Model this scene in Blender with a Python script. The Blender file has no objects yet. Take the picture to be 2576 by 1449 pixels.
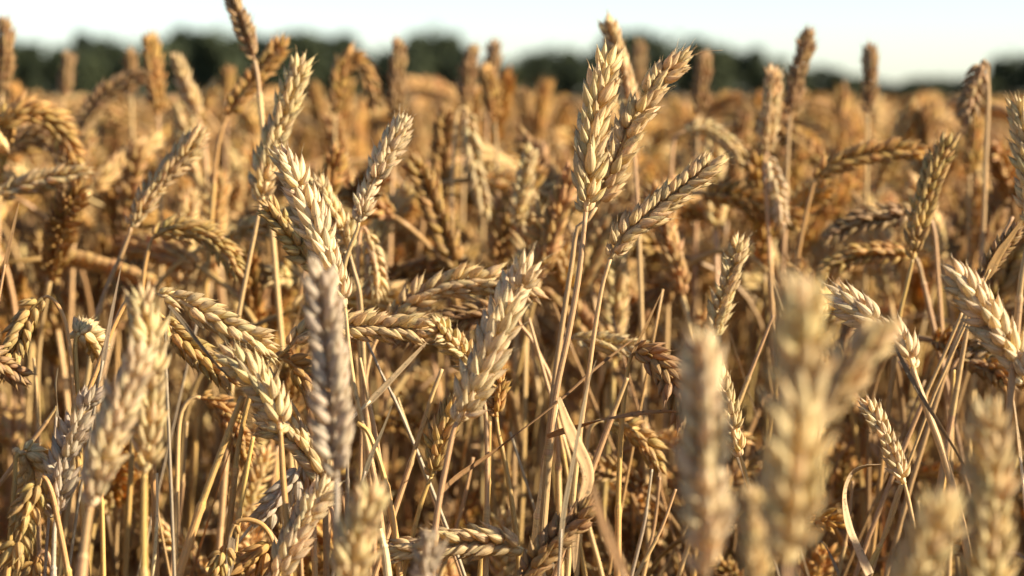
import bpy, math, random
import numpy as np
from mathutils import Vector, Matrix

# ------------------------------------------------------------------ camera, sky, sun, exposure
scene = bpy.context.scene
C = scene.collection
R = math.radians
FPX, CX, CY = 6082.0, 1288.0, 724.5          # focal length and centre in the units used to survey the photograph
PITCH = math.atan((CY - 240.0) / FPX)
CAM = Vector((0.0, 0.0, 0.80))
FWD = Vector((0, math.cos(PITCH), -math.sin(PITCH)))
UP = Vector((0, math.sin(PITCH), math.cos(PITCH)))
RIGHT = Vector((1, 0, 0))

cam_data = bpy.data.cameras.new('camera')
cam = bpy.data.objects.new('camera', cam_data)
C.objects.link(cam)
cam.location = CAM
cam.rotation_euler = (R(90) - PITCH, 0, 0)
cam_data.lens = 85.0
cam_data.sensor_width = 36.0
cam_data.clip_start = 0.02
cam_data.clip_end = 3000
cam_data.dof.use_dof = True
cam_data.dof.focus_distance = 1.29
cam_data.dof.aperture_fstop = 7.8
scene.camera = cam

SUN_AZ, SUN_EL = R(103), R(26)                # clockwise from the view direction, above the horizon
world = bpy.data.worlds.new('World')
scene.world = world
world.use_nodes = True
wn = world.node_tree.nodes
sky = wn.new('ShaderNodeTexSky')
sky.sky_type = 'NISHITA'
sky.sun_disc = False
sky.sun_elevation = SUN_EL
sky.sun_rotation = SUN_AZ
sky.air_density = 0.68
sky.dust_density = 0.45
sky.ozone_density = 0.3
world.node_tree.links.new(sky.outputs[0], wn['Background'].inputs[0])
wn['Background'].inputs[1].default_value = 0.046

sun_data = bpy.data.lights.new('sun', 'SUN')
sun_data.energy = 3.15
sun_data.angle = R(0.53)
sun_data.color = (1.0, 0.83, 0.62)
sun = bpy.data.objects.new('sun', sun_data)
C.objects.link(sun)
sdir = Vector((math.sin(SUN_AZ) * math.cos(SUN_EL), math.cos(SUN_AZ) * math.cos(SUN_EL), math.sin(SUN_EL)))
sun.rotation_euler = sdir.to_track_quat('Z', 'Y').to_euler()
sun.location = sdir * 20

vs = scene.view_settings
vs.view_transform = 'Standard'
vs.look = 'None'
vs.gamma = 1.0
vs.exposure = 2.18
cy = scene.cycles
cy.max_bounces = 9
cy.diffuse_bounces = 6
cy.transmission_bounces = 6
cy.glossy_bounces = 2
cy.caustics_reflective = False
cy.caustics_refractive = False
cy.sample_clamp_indirect = 8.0

random.seed(7)
rng = np.random.default_rng(11)


def at(x, y, d):
    """A surveyed point of the photograph, d metres ahead of the lens, as a place in the field."""
    return CAM + d * (FWD + RIGHT * ((x - CX) / FPX) - UP * ((y - CY) / FPX))


def to_px(p):
    v = Vector(p) - CAM
    d = max(v.dot(FWD), 1e-6)
    return CX + FPX * v.dot(RIGHT) / d, CY - FPX * v.dot(UP) / d, d


# ------------------------------------------------------------------ materials
TINTS = {
    'pale': (0.79, 0.63, 0.345), 'cream': (0.80, 0.675, 0.375), 'gold': (0.64, 0.40, 0.13), 'green': (0.63, 0.455, 0.17),
    'brown': (0.48, 0.325, 0.16), 'grey': (0.68, 0.60, 0.46), 'white': (0.85, 0.73, 0.475), 'straw': (0.63, 0.42, 0.20),
    'tan': (0.48, 0.31, 0.14), 'shade': (0.38, 0.235, 0.09), 'dull': (0.31, 0.20, 0.085), 'amber': (0.50, 0.325, 0.12), 'ash': (0.35, 0.29, 0.205),  # shade and dull are darkened straw, painting deeper shadow among the stems
}


def straw_material(name, attr_tint=False, transl=0.30, spec=0.32, stripes=26.0, dark_tip=0.55, rough=0.5, fleck=0.6):
    m = bpy.data.materials.new(name)
    m.use_nodes = True
    nt = m.node_tree
    N, L = nt.nodes, nt.links
    N.clear()
    out = N.new('ShaderNodeOutputMaterial')

    def math_(op, a, b=None, clamp=False):
        n = N.new('ShaderNodeMath')
        n.operation = op
        n.use_clamp = clamp
        for i, v in enumerate((a, b)):
            if v is None:
                continue
            if isinstance(v, (int, float)):
                n.inputs[i].default_value = v
            else:
                L.new(v, n.inputs[i])
        return n.outputs[0]

    def mix(fac, a, b, mode='MIX'):
        n = N.new('ShaderNodeMix')
        n.data_type = 'RGBA'
        n.blend_type = mode
        for sock, v in ((n.inputs[0], fac), (n.inputs[6], a), (n.inputs[7], b)):
            if isinstance(v, (int, float)):
                sock.default_value = v
            elif isinstance(v, tuple):
                sock.default_value = (*v, 1.0)
            else:
                L.new(v, sock)
        return n.outputs[2]

    at_ = N.new('ShaderNodeAttribute')
    at_.attribute_name = 'chaff'
    sep = N.new('ShaderNodeSeparateXYZ')
    L.new(at_.outputs['Vector'], sep.inputs[0])
    u, v, r = sep.outputs
    oi = N.new('ShaderNodeObjectInfo')
    if attr_tint:
        ta = N.new('ShaderNodeAttribute')
        ta.attribute_name = 'tint'
        tint = ta.outputs['Color']
        rr = r
    else:
        tint = oi.outputs['Color']
        rr = math_('FRACT', math_('ADD', r, oi.outputs['Random']))
    hsv = N.new('ShaderNodeHueSaturation')
    L.new(tint, hsv.inputs['Color'])
    L.new(math_('MULTIPLY_ADD', rr, 0.030), hsv.inputs['Hue'])
    hsv.inputs['Hue'].default_value = 0.5
    hn = hsv.inputs['Hue'].links[0].from_node
    hn.inputs[2].default_value = 0.487
    vv = math_('MULTIPLY_ADD', math_('FRACT', math_('MULTIPLY', rr, 7.31)), 0.34)
    vv.node.inputs[2].default_value = 0.80
    L.new(vv, hsv.inputs['Value'])
    col = hsv.outputs['Color']
    tc = N.new('ShaderNodeTexCoord')
    # weathered blotches
    nz = N.new('ShaderNodeTexNoise')
    nz.inputs['Scale'].default_value = 150.0
    nz.inputs['Detail'].default_value = 3.0
    gm = N.new('ShaderNodeNewGeometry')
    L.new(gm.outputs['Position'], nz.inputs['Vector'])
    rp = N.new('ShaderNodeMapRange')
    rp.inputs[1].default_value = 0.50
    rp.inputs[2].default_value = 0.72
    L.new(nz.outputs['Fac'], rp.inputs[0])
    col = mix(math_('MULTIPLY', rp.outputs[0], 0.40 * fleck), col, (0.36, 0.27, 0.16))
    # lengthwise nerves
    st = math_('SINE', math_('MULTIPLY', u, stripes))
    st = math_('MULTIPLY_ADD', st, 0.5)
    st.node.inputs[2].default_value = 0.5
    col = mix(math_('MULTIPLY', math_('POWER', st, 3.0), 0.32), col, (0.34, 0.24, 0.12))
    # brown beak and papery dark margin
    tipf = N.new('ShaderNodeMapRange')
    tipf.inputs[1].default_value = 0.58
    tipf.inputs[2].default_value = 1.0
    L.new(v, tipf.inputs[0])
    tf = math_('MULTIPLY', tipf.outputs[0], math_('MULTIPLY', math_('FRACT', math_('MULTIPLY', rr, 3.7)), dark_tip * 1.5))
    col = mix(tf, col, (0.20, 0.14, 0.085))
    # soot specks
    nz2 = N.new('ShaderNodeTexNoise')
    nz2.inputs['Scale'].default_value = 520.0
    L.new(gm.outputs['Position'], nz2.inputs['Vector'])
    rp2 = N.new('ShaderNodeMapRange')
    rp2.inputs[1].default_value = 0.61
    rp2.inputs[2].default_value = 0.70
    L.new(nz2.outputs['Fac'], rp2.inputs[0])
    col = mix(math_('MULTIPLY', rp2.outputs[0], 0.5 * fleck), col, (0.10, 0.075, 0.05))
    bs = N.new('ShaderNodeBsdfPrincipled')
    L.new(col, bs.inputs['Base Color'])
    bs.inputs['Roughness'].default_value = rough
    bs.inputs['Specular IOR Level'].default_value = spec
    bp = N.new('ShaderNodeBump')
    bp.inputs['Strength'].default_value = 0.35
    bp.inputs['Distance'].default_value = 0.0004
    L.new(st, bp.inputs['Height'])
    L.new(bp.outputs[0], bs.inputs['Normal'])
    tr = N.new('ShaderNodeBsdfTranslucent')
    tcn = mix(1.0, col, (1.0, 0.86, 0.62), 'MULTIPLY')
    L.new(tcn, tr.inputs['Color'])
    ms = N.new('ShaderNodeMixShader')
    ms.inputs[0].default_value = transl
    L.new(bs.outputs[0], ms.inputs[1])
    L.new(tr.outputs[0], ms.inputs[2])
    L.new(ms.outputs[0], out.inputs[0])
    return m


M_CHAFF = straw_material('ripe_chaff', transl=0.46, fleck=0.9, dark_tip=0.55)
M_STEM = straw_material('dry_straw', transl=0.12, stripes=40.0, dark_tip=0.0, rough=0.42, fleck=0.8)
M_LEAF = straw_material('dry_blade', spec=0.12, transl=0.55, stripes=34.0, dark_tip=0.35, rough=0.55, fleck=1.0)
M_CROP = straw_material('ripe_crop', attr_tint=True, transl=0.36)


def ground_material():
    m = bpy.data.materials.new('field_soil')
    m.use_nodes = True
    nt = m.node_tree
    bs = nt.nodes['Principled BSDF']
    nz = nt.nodes.new('ShaderNodeTexNoise')
    nz.inputs['Scale'].default_value = 14.0
    nz.inputs['Detail'].default_value = 8.0
    tc = nt.nodes.new('ShaderNodeTexCoord')
    nt.links.new(tc.outputs['Object'], nz.inputs['Vector'])
    cr = nt.nodes.new('ShaderNodeValToRGB')
    cr.color_ramp.elements[0].position = 0.3
    cr.color_ramp.elements[0].color = (0.10, 0.065, 0.035, 1)
    cr.color_ramp.elements[1].position = 0.7
    cr.color_ramp.elements[1].color = (0.30, 0.20, 0.10, 1)
    nt.links.new(nz.outputs['Fac'], cr.inputs[0])
    nt.links.new(cr.outputs[0], bs.inputs['Base Color'])
    bs.inputs['Roughness'].default_value = 0.95
    return m


def foliage_material(name, a, b):
    m = bpy.data.materials.new(name)
    m.use_nodes = True
    nt = m.node_tree
    bs = nt.nodes['Principled BSDF']
    gm = nt.nodes.new('ShaderNodeNewGeometry')
    cr = nt.nodes.new('ShaderNodeValToRGB')
    cr.color_ramp.elements[0].color = (*a, 1)
    cr.color_ramp.elements[1].color = (*b, 1)
    nt.links.new(gm.outputs['Random Per Island'], cr.inputs[0])
    nt.links.new(cr.outputs[0], bs.inputs['Base Color'])
    bs.inputs['Roughness'].default_value = 0.7
    bs.inputs['Specular IOR Level'].default_value = 0.2
    return m


M_SOIL = ground_material()
M_FOL = [foliage_material('oak_foliage', (0.026, 0.037, 0.019), (0.060, 0.078, 0.034)),
         foliage_material('hedge_foliage', (0.016, 0.024, 0.013), (0.034, 0.048, 0.022))]
M_BARK = bpy.data.materials.new('tree_bark')
M_BARK.use_nodes = True
M_BARK.node_tree.nodes['Principled BSDF'].inputs['Base Color'].default_value = (0.08, 0.06, 0.045, 1)
M_BARK.node_tree.nodes['Principled BSDF'].inputs['Roughness'].default_value = 0.9


# ------------------------------------------------------------------ geometry helpers
class Geo:
    """vertices, faces (quads, with triangles as a separate list) and the per-vertex 'chaff' vector (around, along, random)"""
    def __init__(self):
        self.v, self.q, self.t, self.a, self.n = [], [], [], [], 0

    def add(self, v, q, t, a):
        v = np.asarray(v, float).reshape(-1, 3)
        if len(q):
            self.q.append(np.asarray(q, int).reshape(-1, 4) + self.n)
        if len(t):
            self.t.append(np.asarray(t, int).reshape(-1, 3) + self.n)
        self.v.append(v)
        self.a.append(np.asarray(a, float).reshape(-1, 3))
        self.n += len(v)

    def add_geo(self, g, M=None, r=None):
        V, Q, T, A = g.arrays()
        if M is not None:
            M = np.asarray(M)
            V = V @ M[:3, :3].T + M[:3, 3]
        if r is not None:
            A = A.copy()
            A[:, 2] = (A[:, 2] + r) % 1.0
        self.add(V, Q, T, A)

    def arrays(self):
        c = lambda l, w, ty: np.concatenate(l) if l else np.zeros((0, w), ty)
        return c(self.v, 3, float), c(self.q, 4, int), c(self.t, 3, int), c(self.a, 3, float)

    def mesh(self, name, mat, smooth=True):
        return build_mesh(name, *self.arrays(), mat, smooth)


def build_mesh(name, V, Q, T, A, mat, smooth=True, tint=None):
    me = bpy.data.meshes.new(name)
    nq, ntr = len(Q), len(T)
    me.vertices.add(len(V))
    me.vertices.foreach_set('co', np.ascontiguousarray(V, np.float32).ravel())
    loops = np.concatenate([Q.ravel(), T.ravel()]).astype(np.int32)
    me.loops.add(len(loops))
    me.loops.foreach_set('vertex_index', loops)
    me.polygons.add(nq + ntr)
    starts = np.concatenate([np.arange(nq) * 4, nq * 4 + np.arange(ntr) * 3]).astype(np.int32)
    me.polygons.foreach_set('loop_start', starts)
    me.update(calc_edges=True)
    me.polygons.foreach_set('use_smooth', np.full(nq + ntr, smooth))
    at_ = me.attributes.new('chaff', 'FLOAT_VECTOR', 'POINT')
    at_.data.foreach_set('vector', np.ascontiguousarray(A, np.float32).ravel())
    if tint is not None:
        tt = me.attributes.new('tint', 'FLOAT_COLOR', 'POINT')
        rgba = np.ones((len(V), 4), np.float32)
        rgba[:, :3] = tint
        tt.data.foreach_set('color', rgba.ravel())
    me.materials.append(mat)
    return me


def link(name, data, parent=None, loc=(0, 0, 0), color=None):
    o = bpy.data.objects.new(name, data)
    C.objects.link(o)
    o.parent = parent
    o.location = loc
    if color is not None:
        o.color = (*color, 1.0)
    return o


def tag(o, label=None, cat=None, group=None, kind=None):
    for k, val in (('label', label), ('category', cat), ('group', group), ('kind', kind)):
        if val:
            o[k] = val
    return o


def spline(pts, n):
    """Catmull-Rom through the points, n samples evenly spaced in length"""
    P = np.array([tuple(p) for p in pts], float)
    if len(P) == 2:
        P = np.array([P[0], (P[0] + P[1]) / 2, P[1]])
    X = np.vstack([2 * P[0] - P[1], P, 2 * P[-1] - P[-2]])
    out = []
    for i in range(1, len(X) - 2):
        t = np.linspace(0, 1, 24, endpoint=False)[:, None]
        a, b, c, d = X[i - 1], X[i], X[i + 1], X[i + 2]
        out.append(0.5 * (2 * b + (c - a) * t + (2 * a - 5 * b + 4 * c - d) * t ** 2 + (3 * b - a - 3 * c + d) * t ** 3))
    S = np.vstack(out + [X[-2][None]])
    L = np.concatenate([[0], np.cumsum(np.linalg.norm(np.diff(S, axis=0), axis=1))])
    s = np.linspace(0, L[-1], n)
    return np.stack([np.interp(s, L, S[:, k]) for k in range(3)], 1), L[-1]


def unit(v):
    return v / (np.linalg.norm(v, axis=-1, keepdims=True) + 1e-12)


def frames(P, ref):
    T = unit(np.gradient(P, axis=0))
    n = np.asarray(ref, float)
    N = []
    for t in T:
        n = n - t * n.dot(t)
        n = n / (np.linalg.norm(n) + 1e-9)
        N.append(n)
    N = np.array(N)
    return T, N, np.cross(T, N)


def tube(P, rad, seg=7, ref=(0.3, -1, 0.1), r=0.5, closed_tip=True, nodes=()):
    P = np.asarray(P)
    T, N, B = frames(P, ref)
    th = np.linspace(0, 2 * np.pi, seg, endpoint=False)
    rad = np.broadcast_to(rad, len(P))
    V = P[:, None] + rad[:, None, None] * (np.cos(th)[None, :, None] * N[:, None] + np.sin(th)[None, :, None] * B[:, None])
    n = len(P)
    i = np.arange(n - 1)[:, None]
    j = np.arange(seg)[None]
    q = np.stack([i * seg + j, i * seg + (j + 1) % seg, (i + 1) * seg + (j + 1) % seg, (i + 1) * seg + j], -1).reshape(-1, 4)
    a = np.zeros((n, seg, 3))
    a[..., 0] = np.abs((th / np.pi + 1) % 2 - 1)[None]
    a[..., 1] = np.linspace(0, 1, n)[:, None]
    a[..., 2] = np.broadcast_to(np.asarray(r), (n,))[:, None]
    g = Geo()
    t = np.array([[0, k + 1, k] for k in range(1, seg - 1)] + [[(n - 1) * seg, (n - 1) * seg + k, (n - 1) * seg + k + 1] for k in range(1, seg - 1)])
    g.add(V.reshape(-1, 3), q, t, a.reshape(-1, 3))
    return g


def blade(P, width, ref, twist=0.0, curl=0.35, r=0.5, n_across=5, taper=0.5, base=0.5):
    """a dry leaf blade: a ribbon with a folded cross-section, narrowing to its tip"""
    P = np.asarray(P)
    n = len(P)
    T, N, B = frames(P, ref)
    t = np.linspace(0, 1, n)
    w = width * 0.5 * np.minimum(base + 3.0 * t, 1.0) * np.clip(1 - t, 0, 1) ** taper
    w = np.maximum(w, 0.0002)
    ang = twist * t
    N2 = N * np.cos(ang)[:, None] + B * np.sin(ang)[:, None]
    B2 = -N * np.sin(ang)[:, None] + B * np.cos(ang)[:, None]
    xs = np.linspace(-1, 1, n_across)
    wob = 0.08 * np.sin(t * 17 + r * 40)
    V = P[:, None] + B2[:, None] * (w[:, None] * xs[None])[..., None] + N2[:, None] * (w[:, None] * (curl * (xs[None] ** 2) + wob[:, None] * xs[None]))[..., None]
    # a real, thin body: front and back sheet
    th = 0.00018
    V = np.concatenate([V, V - N2[:, None] * th], 1)
    m = 2 * n_across
    q = []
    for i in range(n - 1):
        for j in range(n_across - 1):
            q.append((i * m + j, i * m + j + 1, (i + 1) * m + j + 1, (i + 1) * m + j))
            k = n_across
            q.append((i * m + k + j + 1, i * m + k + j, (i + 1) * m + k + j, (i + 1) * m + k + j + 1))
        q.append((i * m, (i + 1) * m, (i + 1) * m + n_across, i * m + n_across))
        q.append((i * m + n_across - 1, i * m + m - 1, (i + 1) * m + m - 1, (i + 1) * m + n_across - 1))
    a = np.zeros((n, m, 3))
    a[..., 0] = np.concatenate([np.abs(xs), np.abs(xs)])[None]
    a[..., 1] = t[:, None]
    a[..., 2] = r
    g = Geo()
    g.add(V.reshape(-1, 3), q, [], a.reshape(-1, 3))
    return g


PROF_T = np.array([0, .05, .14, .28, .42, .56, .70, .82, .92, 1.0])
PROF_R = np.array([.30, .58, .86, 1.0, .98, .86, .66, .42, .18, .03])


def husk(L, hx, hy, rings, seg, bend, r, keel=0.22, awn=0.0, awn_seg=3):
    """one glume or lemma (mm): a pointed boat along +Z with its keel on +Y; bend curls the point towards -Y"""
    t = np.linspace(0, 1, rings)
    t = np.sort(np.concatenate([t[:-1], [0.93, 1.0]])) if rings > 5 else t
    rad = np.interp(t, PROF_T, PROF_R)
    n = len(t)
    th = np.linspace(0, 2 * np.pi, seg, endpoint=False) + np.pi / 2
    s, c = np.sin(th), np.cos(th)
    kf = 1 + keel * np.clip(s, 0, 1) ** 6
    yoff = bend * L * (np.sin(t * np.pi * 0.9) * 0.55 - 0.45 * t ** 2 + 0.7 * np.clip(t - .8, 0, 1))
    V = np.zeros((n, seg, 3))
    V[..., 0] = hx * rad[:, None] * c[None]
    V[..., 1] = hy * rad[:, None] * (s * kf)[None] + yoff[:, None]
    V[..., 2] = (L * t)[:, None]
    i = np.arange(n - 1)[:, None]
    j = np.arange(seg)[None]
    q = np.stack([i * seg + j, i * seg + (j + 1) % seg, (i + 1) * seg + (j + 1) % seg, (i + 1) * seg + j], -1).reshape(-1, 4)
    a = np.zeros((n, seg, 3))
    a[..., 0] = np.abs(((th - np.pi / 2) / np.pi + 1) % 2 - 1)[None]
    a[..., 1] = t[:, None]
    a[..., 2] = r
    g = Geo()
    g.add(V.reshape(-1, 3), q, [], a.reshape(-1, 3))
    if awn > 0:
        z = np.linspace(0, 1, 5)
        P = np.stack([np.zeros(5) + 0.25 * awn * 0.3 * np.sin(z * 3 + r * 9), yoff[-1] + 0.18 * awn * z ** 2, L * 0.97 + awn * z], 1)
        tg = tube(P, np.linspace(0.24, 0.05, 5), awn_seg, (0, 1, 0), r)
        V2, Q2, T2, A2 = tg.arrays()
        A2[:, 1] = 0.95
        g.add(V2, Q2, T2, A2)
    return g


def rotz(a):
    c, s = math.cos(a), math.sin(a)
    return np.array([[c, -s, 0], [s, c, 0], [0, 0, 1.0]])


def roty(a):
    c, s = math.cos(a), math.sin(a)
    return np.array([[c, 0, s], [0, 1.0, 0], [-s, 0, c]])


def rotx(a):
    c, s = math.cos(a), math.sin(a)
    return np.array([[1.0, 0, 0], [0, c, -s], [0, s, c]])


def m4(Rm, t):
    M = np.eye(4)
    M[:3, :3] = Rm
    M[:3, 3] = t
    return M


def spikelet(level, g_rng, awned=False, terminal=False):
    """one spikelet in mm: Z along it, X across its fan, Y away from the rachis"""
    ns, nr = {0: (9, 9), 1: (6, 6), 2: (4, 4), 3: (4, 4)}[level]
    j = lambda s: float(g_rng.normal(0, s))
    g = Geo()
    open_ = 1.0 + j(0.13)

    def comp(base, splay, lean, roll, L, hx, hy, bend, awn):
        Rm = rotx(-R(lean)) @ roty(R(splay)) @ rotz(R(roll))
        g.add_geo(husk(L, hx, hy, nr, ns, bend, float(g_rng.random()), awn=awn if level < 2 else 0), m4(Rm, base))

    aw = (lambda: abs(j(1.6)) + (5.5 if awned else 1.7))
    if level == 3:
        comp((0, 0, 0), 0, 2, 0, 13.5, 4.6, 3.0, 0.0, 0)
        return g
    for sx in (-1, 1):
        comp((sx * 1.5 + j(.2), 0.5, j(.3)), sx * (31 * open_ + j(5)), 4 + j(5), -sx * (74 + j(9)), 11.6 + j(.8), 2.7, 1.7, 0.10, aw() * 0.45)
    if level == 2:
        comp((j(.3), 0.4, 2.5), j(5), 5, 0, 12.5, 2.6, 2.3, 0.0, 0)
        return g
    for sx in (-1, 1):
        comp((sx * 0.9, -0.3 + j(.2), 1.6 + j(.3)), sx * (19.5 * open_ + j(4)), j(5), -sx * (66 + j(12)), 13.4 + j(.9), 2.45, 1.85, 0.08, aw())
    comp((j(.3), 0.9, 3.0 + j(.4)), j(6), 8 + j(4), j(25), 12.2 + j(.9), 2.25, 1.85, 0.05, aw())
    if not terminal and level == 0:
        sx = 1 if g_rng.random() < .5 else -1
        comp((sx * .5, -0.6, 5.0), sx * (9 + j(3)), -2 + j(3), sx * 60, 10.4 + j(.6), 1.9, 1.6, 0.05, aw() * .7)
    return g


SPK = {}
for lev, nv in ((0, 10), (1, 6), (2, 4), (3, 2)):
    SPK[lev] = [spikelet(lev, rng, awned=(k >= nv * 0.7)) for k in range(nv)]
SPK_MESH = [g.mesh('spikelet', M_CHAFF) for g in SPK[0]]


def ear_layout(P, ref, L, scale, g_rng, thin=0.0):
    """where each spikelet sits on the rachis P: list of (4x4 in metres, variant fraction)"""
    n = max(6, int(round(L / (0.0042 * scale))))
    T, N, B = frames(P, ref)
    s = np.linspace(0, 1, len(P))
    out = []
    for k in range(n):
        f = 0.01 + 0.90 * k / (n - 1)
        p = np.array([np.interp(f, s, P[:, i]) for i in range(3)])
        t = unit(np.array([np.interp(f, s, T[:, i]) for i in range(3)]))
        nn = np.array([np.interp(f, s, N[:, i]) for i in range(3)])
        nn = unit(nn - t * nn.dot(t))
        last = k == n - 1
        y = nn * (1 if k % 2 else -1)
        x = np.cross(y, t)
        phi = R((27 - 10 * f + g_rng.normal(0, 5)) if not last else 2)
        z = t * math.cos(phi) + y * math.sin(phi)
        y2 = y * math.cos(phi) - t * math.sin(phi)
        jt = R(g_rng.normal(0, 9))
        x2 = x * math.cos(jt) + y2 * math.sin(jt)
        y3 = -x * math.sin(jt) + y2 * math.cos(jt)
        size = 1.04 * scale * np.interp(f, [0, .06, .18, .75, .92], [.62, .80, 1.0, .97, .80]) * (1 + g_rng.normal(0, .07)) * 1e-3
        M = np.eye(4)
        M[:3, 0], M[:3, 1], M[:3, 2] = x2 * size, y3 * size, z * size
        M[:3, 3] = p + y * 0.0011 * scale
        awn = (f > .8 and g_rng.random() < .6) or g_rng.random() < .10
        if thin and g_rng.random() < thin:
            continue
        out.append((M, awn))
    return out


def ear_geo(P, ref, L, scale, g_rng, level):
    g = Geo()
    vs_ = SPK[level]
    for M, awn in ear_layout(P, ref, L, scale, g_rng):
        k = int(g_rng.integers(int(len(vs_) * .7), len(vs_))) if awn else int(g_rng.integers(0, max(1, int(len(vs_) * .7))))
        g.add_geo(vs_[k], M, float(g_rng.random()))
    if level < 3:
        g.add_geo(tube(P, np.linspace(.0013, .0006, len(P)) * scale, 5, r=.3))
    return g


# ------------------------------------------------------------------ ground
gs = 900.0
g = Geo()
xs = np.linspace(-gs, gs, 25)
ys = np.linspace(-40, 1500, 25)
V = np.array([(x, y, 0.0) for y in ys for x in xs])
Q = [(j * 25 + i, j * 25 + i + 1, (j + 1) * 25 + i + 1, (j + 1) * 25 + i) for j in range(24) for i in range(24)]
g.add(V, Q, [], np.zeros((len(V), 3)))
tag(link('ground', g.mesh('ground', M_SOIL)), kind='structure')

# ------------------------------------------------------------------ the surveyed wheat stalks
KEYWORDS = []
LAND = []                                     # landmarks other labels refer to: (phrase, x, y)
GROUP = 'ripe wheat stalks standing in the field'


def px_path(pts, d0, d1=None, n=24):
    d1 = d0 if d1 is None else d1
    k = max(1, len(pts) - 1)
    return spline([at(x, y, d0 + (d1 - d0) * i / k) for i, (x, y) in enumerate(pts)], n)


def to_ground(P, reach=0.5):
    """continue a stem from its last surveyed point down to the soil"""
    p = P[-1]
    t = unit(P[-1] - P[-3])
    if t[2] > -0.25:
        t = unit(np.array([t[0], t[1], -0.5]))
    h = p[2]
    gx = p + np.array([t[0], t[1], 0]) / max(-t[2], 0.35) * h * reach
    G = np.array([gx[0], gx[1], 0.0])
    b1, b2 = p + t * h * 0.38, G + np.array([0, 0, h * 0.35])
    u = np.linspace(0, 1, 12)[1:, None]
    return np.vstack([P, (1 - u) ** 3 * p + 3 * u * (1 - u) ** 2 * b1 + 3 * u * u * (1 - u) * b2 + u ** 3 * G])


def stem_radius(n, s, seed):
    r_ = np.interp(np.linspace(0, 1, n), [0, .03, .12, 1], [.75, .72, .92, 1.15]) * s
    return r_ * 1e-3


def node_at(P, rad, g_rng, lo=.45, hi=.8):
    """a swollen joint with a thicker leaf sheath under it: (radii, shade steps)"""
    n = len(P)
    rad = np.array(np.broadcast_to(rad, n), float)
    r_ = np.full(n, g_rng.random() * .3)
    k = int(n * g_rng.uniform(lo, hi))
    k = min(max(k, 3), n - 3)
    rad[k:] *= 1.22
    rad[k] *= 1.18
    r_[k:] += .35 + .25 * g_rng.random()
    r_[k] = .99
    return rad, r_


def wheat(label, ear, d, roll, tint, stem=(), w=1.0, hi=True, dd=0.0, stem_tint='straw', sr=1.4, leaves=(), awns=(), thin=0.03, mark=None, sd=None):
    E, L = px_path(ear, d - dd / 2, d + dd / 2, 28)
    if stem:
        S, _ = px_path([ear[0]] + list(stem), d - dd / 2, sd if sd else d - dd / 2, 26)
    else:
        t = unit(E[0] - E[4])
        S = spline([E[0], E[0] + t * 0.02, E[0] + t * 0.07], 8)[0]
    S = to_ground(S)
    base = Vector(S[-1])
    root = bpy.data.objects.new('wheat_stalk', None)
    C.objects.link(root)
    root.location = base
    root.empty_display_size = 0.02
    tag(root, label, 'wheat', GROUP)
    b = np.array(base)
    sra, srr = node_at(S, stem_radius(len(S), sr, 0), rng)
    sc_ = np.array(TINTS[stem_tint]) * rng.uniform(.70, .98) * np.array((1.0, .97, .97))
    link('stem', tube(S - b, sra, 9, r=srr).mesh('stem', M_STEM), root, color=tuple(sc_))
    if base.z < .01 and d > 0.95 and rng.random() < .42:
        lows = np.nonzero(S[:, 2] < .50)[0]
        k_ = int(lows[min(int(rng.integers(0, 5)), len(lows) - 2)])
        az_ = rng.uniform(0, 6.28)
        dr_ = np.array([math.cos(az_), math.sin(az_), 0])
        ln_ = rng.uniform(.05, .15)
        q_ = S[k_] - b
        Pw = spline([q_, q_ + dr_ * ln_ * .25 + (0, 0, ln_ * .3), q_ + dr_ * ln_ * .6 + (0, 0, ln_ * .1), q_ + dr_ * ln_ * .75 + (0, 0, -ln_ * .6), q_ + dr_ * ln_ * .7 + (0, 0, -ln_ * 1.2)], 24)[0]
        link('leaf', blade(Pw, rng.uniform(2.5, 5.5) * 1e-3, (.2, .5, 1), rng.uniform(-9, 9), .6, random.random(), taper=.6).mesh('leaf', M_LEAF), root, color=TINTS[('tan', 'dull', 'grey', 'shade')[int(rng.integers(4))]])
    T0 = unit(E[len(E) // 2 + 1] - E[len(E) // 2 - 1])
    view = unit(np.array(CAM) - E[len(E) // 2])
    side = unit(np.cross(T0, view))
    view = unit(np.cross(side, T0))
    ref = view * math.cos(R(roll)) + side * math.sin(R(roll))
    scale = float(np.clip(L / 0.086, 0.72, 1.18)) ** 0.5 * w
    e0 = E[0]
    Pl = E - e0
    if hi:
        er = link('ear', tube(Pl, np.linspace(.0013, .0006, len(Pl)), 6, r=.3).mesh('rachis', M_CHAFF), root, e0 - b, TINTS[tint])
        for M, awn in ear_layout(Pl, ref, L, scale, rng, thin):
            k = int(rng.integers(7, 10)) if awn else int(rng.integers(0, 7))
            s = link('spikelet', SPK_MESH[k], er, color=TINTS[tint])
            s.matrix_local = Matrix(M.tolist())
    else:
        er = link('ear', ear_geo(Pl, ref, L, scale, rng, 1).mesh('ear', M_CHAFF), root, e0 - b, TINTS[tint])
    for aw in awns:
        A, _ = px_path(aw, d + dd / 2, None, 10)
        link('awn', tube(A - e0, np.linspace(.00032, .00008, 10), 4, r=.2).mesh('awn', M_CHAFF), er, color=TINTS['tan'])
    for lf in leaves:
        pts, dl, width, lt, tw = lf
        P, _ = px_path(pts, dl if not isinstance(dl, tuple) else dl[0], None if not isinstance(dl, tuple) else dl[1], 30)
        lo = link('leaf', blade(P - b, width * 1e-3, (0.35, -0.9, 0.3), R(tw), r=random.random()).mesh('leaf', M_LEAF), root, color=TINTS[lt])
    m = ear[len(ear) // 2]
    if mark:
        LAND.append((mark, m[0], m[1]))
    KEYWORDS.append((label, m))
    return root


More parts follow.
